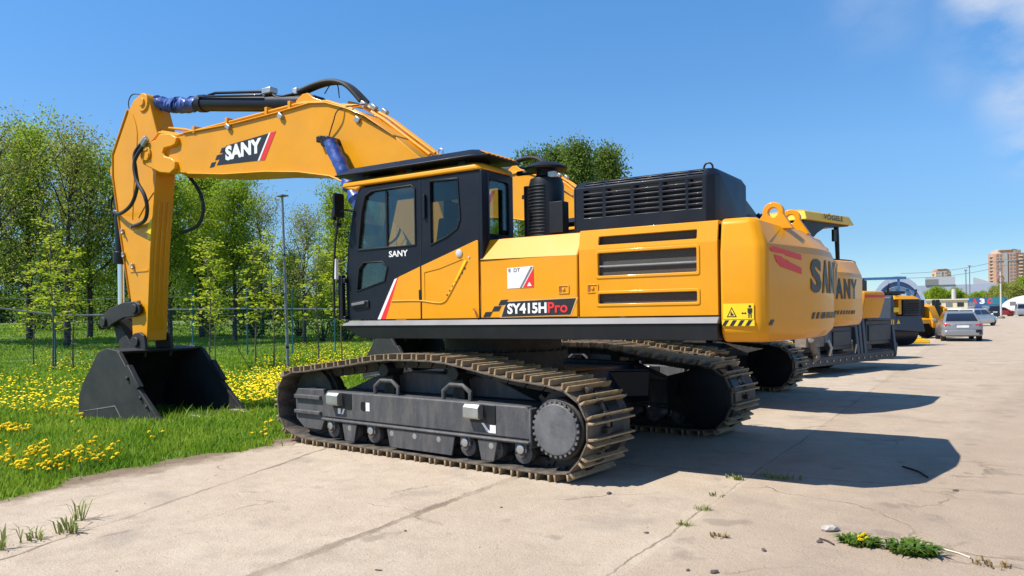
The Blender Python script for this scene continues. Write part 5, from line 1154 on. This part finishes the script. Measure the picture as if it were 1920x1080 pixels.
# bulldozer with ripper
bz = thing('bulldozer', 'yellow crawler machine with black upright cylinders at its rear, left of the silver car', 'bulldozer', gat(1735, 42), R(-28), 'yellow machines parked further down the row')
mb = MB(); mb.box(.3, 1.5, -.2, 1.0, 1.25, 2.05); mb.prism([(.3, .9), (1.0, 1.4), (3.0, 1.4), (3.0, .8)], 'y', -1.0, 1.1); mb.build('body', YEL, bz, bevel=.05)
for y_ in (.25, -.95):
    mb = MB(); mb.box(-.05, .25, y_-.16, y_+.16, 1.05, 2.1); mb.build('ripper_cylinder', BLK, bz, bevel=.05)
mb = MB(); mb.prism([(.55, 1.9), (.0, 1.75), (-.35, 1.0), (-.3, .55), (.0, .85), (.3, 1.3)], 'y', -.75, -.15); mb.prism([(.5, 1.4), (-.2, 1.05), (-.25, .8), (.3, .9)], 'y', -1.6, 1.0); mb.prism([(.2, 1.8), (-.15, 1.6), (-.2, .9), (.1, .9)], 'y', -1.55, -1.25); mb.build('ripper_frame', YEL, bz, bevel=.04)
for y_ in (.6, -1.0):
    mb = MB(); mb.lathe([(.35, -.3), (.62, -.28), (.66, 0), (.62, .28), (.35, .3)], (.7, y_, .66), axis='y', n=26); mb.build('wheel', RUB, bz)
mb = MB(); mb.box(1.2, 2.6, -.6, .6, 2.0, 3.0) if False else mb.box(1.5, 2.6, -.7, .8, 1.4, 2.1); mb.build('engine_bay', BLK, bz, bevel=.06)
ab = thing('blade_attachment', 'low yellow steel attachment lying on the lot before the yellow machines', 'attachment', gat(1712, 37), R(20))
mb = MB(); mb.prism([(0, .05), (.6, .05), (1.2, .30), (1.3, .8), (1.2, .82), (1.0, .35), (.5, .2), (0, .2)], 'y', -.2, .2); mb.box(-.6, .3, -.9, .6, .02, .18); mb.tube([(1.2, 0, .75), (.6, .1, .45), (-.3, .2, .2)], .07); mb.build('steel_frame', YEL2, ab, bevel=.02)
# ------------------------------------------------------------------ cars
PLATE = mat('number_plate', (.75, .76, .76), .4); TAIL = mat('tail_lamp_red', (.45, .012, .01), .2, coat=.6, var=.2); TYRE = RUB
def car(name, label, cat, paint, loc, rz, kind='sedan', group=None):
    c = thing(name, label, cat, loc, rz, group)
    Lg, Wd, Ht, belt, hood = {'sedan': (4.5, 1.76, 1.47, .96, .90), 'suv': (4.6, 1.86, 1.72, 1.08, 1.05), 'van': (5.0, 1.95, 2.05, 1.15, 1.1), 'hatch': (4.1, 1.72, 1.50, .95, .92)}[kind]
    hw = Wd/2; b = MB()
    def ring(x, w, z0, z1, s=.1): return [(x, -w+s*.6, z0), (x, -w, z0+s), (x, -w, z1-s*1.6), (x, -w+s, z1), (x, w-s, z1), (x, w, z1-s*1.6), (x, w, z0+s), (x, w-s*.6, z0)]
    b.loft([ring(0, hw*.80, .36, belt*.78), ring(.06, hw*.93, .28, belt*.90), ring(.16, hw*.98, .25, belt*1.0), ring(.7, hw, .22, belt*1.02), ring(Lg*.35, hw, .22, belt), ring(Lg*.66, hw, .22, belt), ring(Lg*.80, hw*.99, .22, hood), ring(Lg*.93, hw*.93, .24, hood*.86), ring(Lg, hw*.78, .3, hood*.68)])
    body = b.build('body', paint, c, bevel=.02, smooth=40)
    x0, x1, x2, x3 = {'sedan': (.38, 1.15, 2.45, 3.3), 'suv': (.12, .45, 2.5, 3.3), 'van': (.1, .3, 3.2, 4.0), 'hatch': (.1, .6, 2.3, 3.1)}[kind]
    g = MB(); wb, wt = hw*.93, hw*.70
    g.loft([[(x0, wb*s_[0], belt-.02) if s_[1] == 0 else (x3, wb*s_[0], belt-.02) for s_ in ((1, 0), (-1, 0), (-1, 1), (1, 1))], [(x1-.1, wt*1.04, Ht-.07), (x1-.1, -wt*1.04, Ht-.07), (x2+.1, -wt*1.04, Ht-.07), (x2+.1, wt*1.04, Ht-.07)], [(x1+.1, wt*.92, Ht), (x1+.1, -wt*.92, Ht), (x2-.1, -wt*.92, Ht), (x2-.1, wt*.92, Ht)]])
    g.build('cabin', paint, c, bevel=.04, seg=3)
    def lerp(a, b_, t): return a+(b_-a)*t
    def quad(u0, u1, t0, t1, end):
        out = []
        for u, t in ((u0, t0), (u1, t0), (u1, t1), (u0, t1)):
            w = lerp(wb, wt*1.04, t); x = lerp(x0, x1-.1, t) if end == 0 else lerp(x3, x2+.1, t); out.append(Vector((x+(-.012 if end == 0 else .012), w*u, lerp(belt-.02, Ht-.07, t))))
        return out
    for nm, end in (('rear_window', 0), ('windscreen', 1)):
        w = MB(); qd = quad(-.86, .86, .10, .92, end); off = Vector((.02 if end == 0 else -.02, 0, 0)); w.loft([qd, [p+off for p in qd]]); w.build(nm, GLD, c)
    for s in (1, -1):
        def side(xa, xb, t0, t1):
            out = []
            for (xx, t) in ((xa, t0), (xb, t0), (xb, t1), (xa, t1)):
                lo = lerp(x0, x1-.1, t)+.14; hi = lerp(x3, x2+.1, t)-.14; out.append(Vector((min(max(xx, lo), hi), s*(lerp(wb, wt*1.04, t)+.010), lerp(belt-.02, Ht-.07, t))))
            return out
        xm = (x0+x3)/2-.15
        for xa, xb in ((-1, xm-.04), (xm+.04, 9)):
            w = MB(); qd = side(xa, xb, .12, .92); w.loft([qd, [p-Vector((0, s*.02, 0)) for p in qd]]); w.build('side_window', GLD, c)
        t_ = MB(); hh = belt*.80; t_.loft([[(.005, s*hw*.55, hh-.20), (.005, s*hw*.60, hh+.06), (.04, s*hw*.86, hh+.10), (.03, s*hw*.84, hh-.18)], [(.20, s*hw*.55, hh-.20), (.20, s*hw*.60, hh+.06), (.24, s*hw*.985, hh+.10), (.22, s*hw*.985, hh-.18)]]); t_.build('tail_lamp', TAIL, c, bevel=.015)
        t_ = MB(); t_.obox((Lg-.16, s*hw*.72, hood*.72), (.22, .34, .15)); t_.build('headlamp', LEN, c, bevel=.03)
        m = MB(); m.obox((x3-.35, s*(hw+.09), belt+.06), (.12, .2, .14)); m.build('mirror', paint, c, bevel=.03)
        for xw in (.85, Lg-.88):
            w = MB(); w.lathe([(.20, -.09), (.315, -.1), (.33, -.05), (.33, .05), (.315, .1), (.20, .09)], (xw, s*(hw-.105), .325), axis='y', n=24); wo = w.build('wheel', TYRE, c)
            r_ = MB(); r_.lathe([(.205, s*.06), (.20, s*.085), (.05, s*.07)], (xw, s*(hw-.105), .325), axis='y', n=16); r_.build('rim', STL, wo)
    bp = MB(); bp.loft([ring(-.05, hw*.84, .30, .52, .06), ring(.02, hw*.95, .27, .55, .06), ring(.4, hw*1.005, .27, .55, .06)]); bp.build('bumper', paint, c, bevel=.02)
    pl = MB(); pl.obox((.0, 0, belt*.76), (.03, .52, .115)); pl.build('number_plate', PLATE, c); pm = MB(); pm.obox((.03, 0, belt*.76), (.05, .7, .2)); pm.build('plate_recess', GRYP, c)
    return c
def paint(name, col, metal=.3): return mat(name, col, .32, metal=metal, var=.04, coat=.6)
SIL = paint('silver_car_paint', (.27, .27, .27), .4)
sed = car('parked_sedan', 'silver sedan with a dark rear window parked at the end of the machine row', 'car', SIL, gat(1805, 37.5), R(-75), 'sedan')
mb = MB(); mb.obox((-.03, -.66, .50), (.05, .26, .16)); mb.obox((-.03, -.72, .38), (.06, .12, .08)); mb.build('scuff_patch', BLK, sed, bevel=.02)
CG = 'cars parked at the far edge of the lot'
car('parked_car', 'white car seen over the left of the silver sedan roof', 'car', paint('white_car_paint', (.7, .71, .72), 0), gat(1785, 74), R(-100), 'hatch', CG)
car('parked_car', 'pale silver car seen over the right of the silver sedan roof', 'car', paint('pale_silver_paint', (.58, .58, .56)), gat(1806, 66), R(-110), 'hatch', CG)
car('parked_car', 'dark red car between the silver sedan and the black car', 'car', paint('dark_red_paint', (.28, .02, .02), .1), gat(1852, 128), R(-160), 'hatch', CG)
car('parked_car', 'black car standing beside the concrete lamp post', 'car', paint('black_car_paint', (.012, .012, .014), .1), gat(1866, 112), R(-75), 'suv', CG)
car('parked_car', 'grey van between the lamp post and the red car', 'van', paint('grey_van_paint', (.30, .32, .35)), gat(1903, 124), R(-165), 'van', CG)
car('parked_car', 'bright red car at the right picture edge', 'car', paint('red_car_paint', (.50, .02, .03), .05), gat(1922, 112), R(-165), 'sedan', CG)
car('blue_van', 'blue van on the road behind the trees', 'van', paint('blue_van_paint', (.02, .09, .35), .1), tuple(at(600, 134, 1.46)), R(60), 'van')
# ------------------------------------------------------------------ far edge of the lot
KW = mat('pale_render', (.62, .60, .56), .8, var=.08); KY = mat('cream_wall', (.62, .55, .36), .8, var=.1); KB = mat('blue_sign', (.02, .10, .22), .5, var=.2); KG = mat('far_grey_cladding', (.30, .34, .42), .7, var=.05); KD = mat('dark_opening', (.03, .03, .035), .7)
def facing(px, d): p = at(px, d); v = CAM-p; return math.atan2(v.y, v.x)+math.pi    # x axis points away from the camera
def bld(name, label, px0, px1, d, z0, z1, m, dep=8., cat='building'):
    pm_ = (px0+px1)/2; w_ = (px1-px0)/FPX*d; t = thing(name, label, cat, gat(pm_, d), facing(pm_, d)); b = MB(); b.box(0, dep, -w_/2, w_/2, z0, z1); b.build('wall', m, t, bevel=.05); return t, w_
t, w_ = bld('long_wall_building', 'long low cream roadside building with faint dark lettering panels', 1722, 1808, 150, -.2, 3.0, KY)
mb = MB(); mb.box(-.05, -.01, -w_/2, w_/2, -.1, .9); mb.build('dark_plinth', mat('brown_plinth', (.12, .07, .05), .8), t); mb = MB(); mb.box(-.3, 8.2, -w_/2-.2, w_/2+.2, 3.0, 3.2); mb.build('roof', KW, t)
for k in range(5):
    mb = MB(); mb.box(-.06, -.01, w_*.34-k*1.9-1.1, w_*.34-k*1.9, 1.7, 2.5); mb.build('window', GLD if k % 2 else GRYP, t)
t, w_ = bld('fuel_station', 'low white station building with a blue roof sign and red letters', 1818, 1882, 165, -.2, 1.6, KW)
mb = MB(); mb.box(-.3, 3, -w_/2, w_/2, 1.9, 3.6); mb.build('roof_sign', KB, t); mb = MB(); mb.box(-.2, 6, -w_/2-.3, w_/2+.3, 1.6, 1.9); mb.build('canopy', LGR, t)
for k, (ch_, m_) in enumerate((('A', RED), ('3', WHT), ('C', RED))): text(ch_, 'sign_letter', (-.31, w_*.36-k*1.35, 2.2), (0, -1, 0), UP, .95, 1.15, m_, t, bold=.05, lift=.03)
mb = MB(); mb.box(-.33, -.3, -w_*.45, -w_*.05, 2.0, 3.5); mb.build('teal_panel', mat('teal_panel', (.02, .16, .22), .5), t); mb = MB(); mb.box(-.5, -.1, w_*.12, w_*.30, .2, 1.7); mb.build('dark_blue_board', mat('deep_blue_board', (.02, .05, .25), .5), t)
mb = MB(); mb.box(-.06, -.01, -w_*.4, -w_*.1, .0, 1.1); mb.build('window', GLD, t)
t, w_ = bld('white_tent', 'white arched tent roof at the right edge of the lot', 1886, 1990, 150, -.2, 1.2, KW)
mb = MB(); mb.prism([(-w_/2, 1.2)]+[(-w_/2*math.cos(a), 1.2+2.6*math.sin(a)) for a in np.linspace(.12, math.pi-.12, 14)]+[(w_/2, 1.2)], 'x', 0, 8); mb.build('tent_roof', WHT, t)
for k in range(2): mb = MB(); mb.box(-.06, -.0, w_*.36-k*2.9-1, w_*.36-k*2.9, 1.8, 2.5); mb.build('window', GRYP, t)
t, w_ = bld('grey_mall', 'long pale blue grey hall behind the green trees', 1690, 1872, 380, 0, 12.5, KG, 30)
mb = MB(); mb.box(-.5, 26, -w_*.05, w_*.22, 12.5, 16.5); mb.build('upper_hall', LGR, t, bevel=.1); mb = MB(); mb.prism([(-w_*.40, 12.5), (-w_*.22, 15.8), (-w_*.22, 12.5)], 'x', 0, 20); mb.build('sloped_roof', LGR, t); mb = MB(); mb.box(-.1, 0, -w_*.5, w_*.5, 6, 7.5); mb.build('window_band', mat('far_glass_band', (.22, .27, .34), .4), t)
mb = MB(); mb.box(-.6, 10, w_*.1, w_*.22, 12.5, 15.4); mb.build('grey_block', GRYP, t)
def tower(name, label, px0, px1, d, zt, m, trim, nf, nc):
    pm_ = (px0+px1)/2; w_ = (px1-px0)/FPX*d; t = thing(name, label, 'apartment tower', gat(pm_, d), facing(pm_, d)); b = MB(); dep = w_*.8
    q = [(0, w_*.28), (0, -w_*.28), (w_*.16, -w_*.5), (dep, -w_*.5), (dep, w_*.5), (w_*.16, w_*.5)]
    b.prism(q, 'z', 0, zt*.93); wl_ = b.build('wall', m, t); b = MB(); b.prism([(a*.86+w_*.06, c*.84) for a, c in q], 'z', zt*.93, zt*.985); b.prism([(a*.96+w_*.01, c*.62) for a, c in q], 'z', zt*.985, zt); b.build('roof_storey', trim, t)
    b = MB(); b.box(-.9, 0, -w_*.05, w_*.05, 0, zt*.94); b.prism([(a-.5, c*1.03) for a, c in q[:3]] + [(a, c*1.0) for a, c in q[2::-1]], 'z', zt*.80, zt*.815); b.build('stair_shaft', mat('tower_glazing', (.33, .33, .34), .4), t)
    w0 = None; fh = zt*.93/nf
    for i in range(nf):
        for j in range(nc):
            y = (j+.5)/nc*w_*.56-w_*.28
            if abs(y) < w_*.06: continue
            if w0 is None: mb = MB(); mb.box(-.25, .02, -w_*.56/nc*.31, w_*.56/nc*.31, 0, fh*.58); o = w0 = mb.build('window', mat('tower_window', (.20, .20, .23), .3, var=.3), t)
            else: o = w0.copy(); COL.objects.link(o)
            o.parent = t; o.location = (0, y, i*fh+fh*.25)
    b = MB()
    for s in (1, -1):
        for i in range(nf): b.box(w_*.05, w_*.12, s*w_*.40-w_*.07, s*w_*.40+w_*.07, i*fh+.1, i*fh+fh*.42)
    b.build('balconies', trim, t); return t
BRK = mat('pink_brick', (.46, .24, .17), .85, var=.15); BRT = mat('cream_trim', (.55, .40, .30), .8, var=.1)
tower('apartment_tower', 'tall pinkish brick apartment tower behind the lamp post', 1859, 1916, 700, 53, BRK, BRT, 16, 6)
tower('apartment_block', 'smaller stepped orange brick tower block above the grey hall', 1750, 1782, 820, 42, BRT, BRK, 12, 5)
# arched sign-like hall
ar_ = thing('arched_hall', 'pale blue arched glass gable behind the yellow machines', 'building', gat(1684, 110), facing(1684, 110)); w_ = 96/FPX*110; R0 = w_/2; A_ = np.linspace(R(18), R(162), 24)
mb = MB(); mb.prism([(R0*1.05*math.cos(a), .3+5.9*math.sin(a)) for a in A_]+[(R0*.93*math.cos(a), .1+5.3*math.sin(a)) for a in A_[::-1]], 'x', 0, 2.0); mb.build('arch_frame', mat('arch_pale_frame', (.30, .36, .46), .5), ar_)
mb = MB(); mb.prism([(R0*.93*math.cos(a), .2+5.25*math.sin(a)) for a in A_]+[(R0*.84*math.cos(a), .0+4.75*math.sin(a)) for a in A_[::-1]], 'x', .4, 1.6); mb.build('arch_band', mat('arch_blue_band', (.05, .12, .28), .5), ar_)
mb = MB(); mb.prism([(R0*.82*math.cos(a), .0+4.7*math.sin(a)) for a in A_]+[(-R0*.82, .0), (R0*.82, .0)], 'x', .8, 1.2); mb.build('glass_gable', mat('arch_glass', (.30, .42, .60), .25), ar_)
for s in (-.35, 0, .35): mb = MB(); mb.box(.6, .8, s*R0-.18, s*R0+.18, 0, 4.3); mb.build('mullion', KB, ar_)
bl_ = thing('blue_truss', 'thin blue steel beam left of the arched hall', 'beam', gat(1640, 108), facing(1640, 108)); mb = MB(); mb.box(0, .4, -4.0, 3.2, 5.6, 5.95); mb.box(.1, .3, -3.2, -2.9, 0, 5.6); mb.box(.1, .3, 2.6, 2.9, 0, 5.6); mb.build('beam', KB, bl_)
# lamp post with its base, masts, wires
CON = mat('pale_concrete_post', (.50, .48, .44), .8, var=.1)
lp = thing('lamp_post', 'pale concrete lamp post with a round lamp ring in the open lot', 'lamp post', gat(1877, 104)); mb = MB(); mb.tube([(0, 0, 0), (0, 0, 7.0)], [.13, .09], n=10); mb.build('post', CON, lp); mb = MB(); mb.lathe([(.42, 0), (.42, .25), (.3, .35), (.3, 0)], (0, 0, -.02), n=16); mb.build('base', DUST, lp)
mb = MB(); mb.tube([(.42*math.cos(a)*CR.x, .42*math.cos(a)*CR.y, 5.3+.42*math.sin(a)) for a in np.linspace(0, 6.283, 20)], .09, n=8); mb.build('lamp_ring', mat('rust_ring', (.25, .13, .09), .7), lp); mb = MB(); mb.obox((0, 0, 6.7), (.3, .3, .5)); mb.build('lamp_head', GRYP, lp)
for px_, d_, h_, lb in ((1789, 170, 5.6, 'pale square gate pillar left of the station building'), (1812, 230, 12.5, 'left thin grey mast in front of the grey hall'), (1819, 235, 14, 'right thin grey mast in front of the grey hall')):
    t = thing('mast' if h_ > 6 else 'pillar', lb, 'mast' if h_ > 6 else 'pillar', gat(px_, d_)); mb = MB(); mb.tube([(0, 0, 0), (0, 0, h_)], [.16, .12] if h_ > 6 else [.5, .45], n=8); mb.build('shaft', GRYP if h_ > 6 else CON, t); mb = MB(); mb.obox((0, 0, h_), (.7, .7, .3)); mb.build('cap', GRYP, t)
for k, (z0, z1) in enumerate(((13.2, 17.5), (11.6, 15.4))):
    a_, b_ = at(1690, 260), at(1890, 260); mb = MB(); mb.tube([a_.lerp(b_, t)+UP*(z0+(z1-z0)*t-1.2*4*t*(1-t)) for t in np.linspace(0, 1, 14)], .07, n=4)
    tag(mb.build('overhead_wire', GRYP), f'{["upper", "lower"][k]} of two thin overhead wires crossing the sky left of the brick tower', 'wire')
FT = [make_tree('far_tree', 101, 9.5, .6, 3.4, LF_A, BARK, nl=20, per=60, size=.42, sig=.6), make_tree('far_tree', 102, 9.0, .6, 3.2, LF_B, BARK, nl=20, per=50, size=.42, sig=.7)]
for k, (px, d, i, s) in enumerate([(1742, 200, 0, .55), (1757, 190, 0, .62), (1773, 196, 0, .55), (1793, 205, 0, .62), (1806, 210, 0, .5), (1830, 200, 0, .5), (1846, 215, 0, .55), (1866, 190, 1, .62), (1884, 185, 1, .70), (1903, 180, 1, .66), (1922, 186, 0, .8), (1945, 190, 1, .8)]):
    put(FT[i], px, d, s, f'{"low green" if k < 7 else "tall pale"} tree beyond the far edge of the lot, {ORD[k]} from the left', 'trees beyond the far edge of the lot')
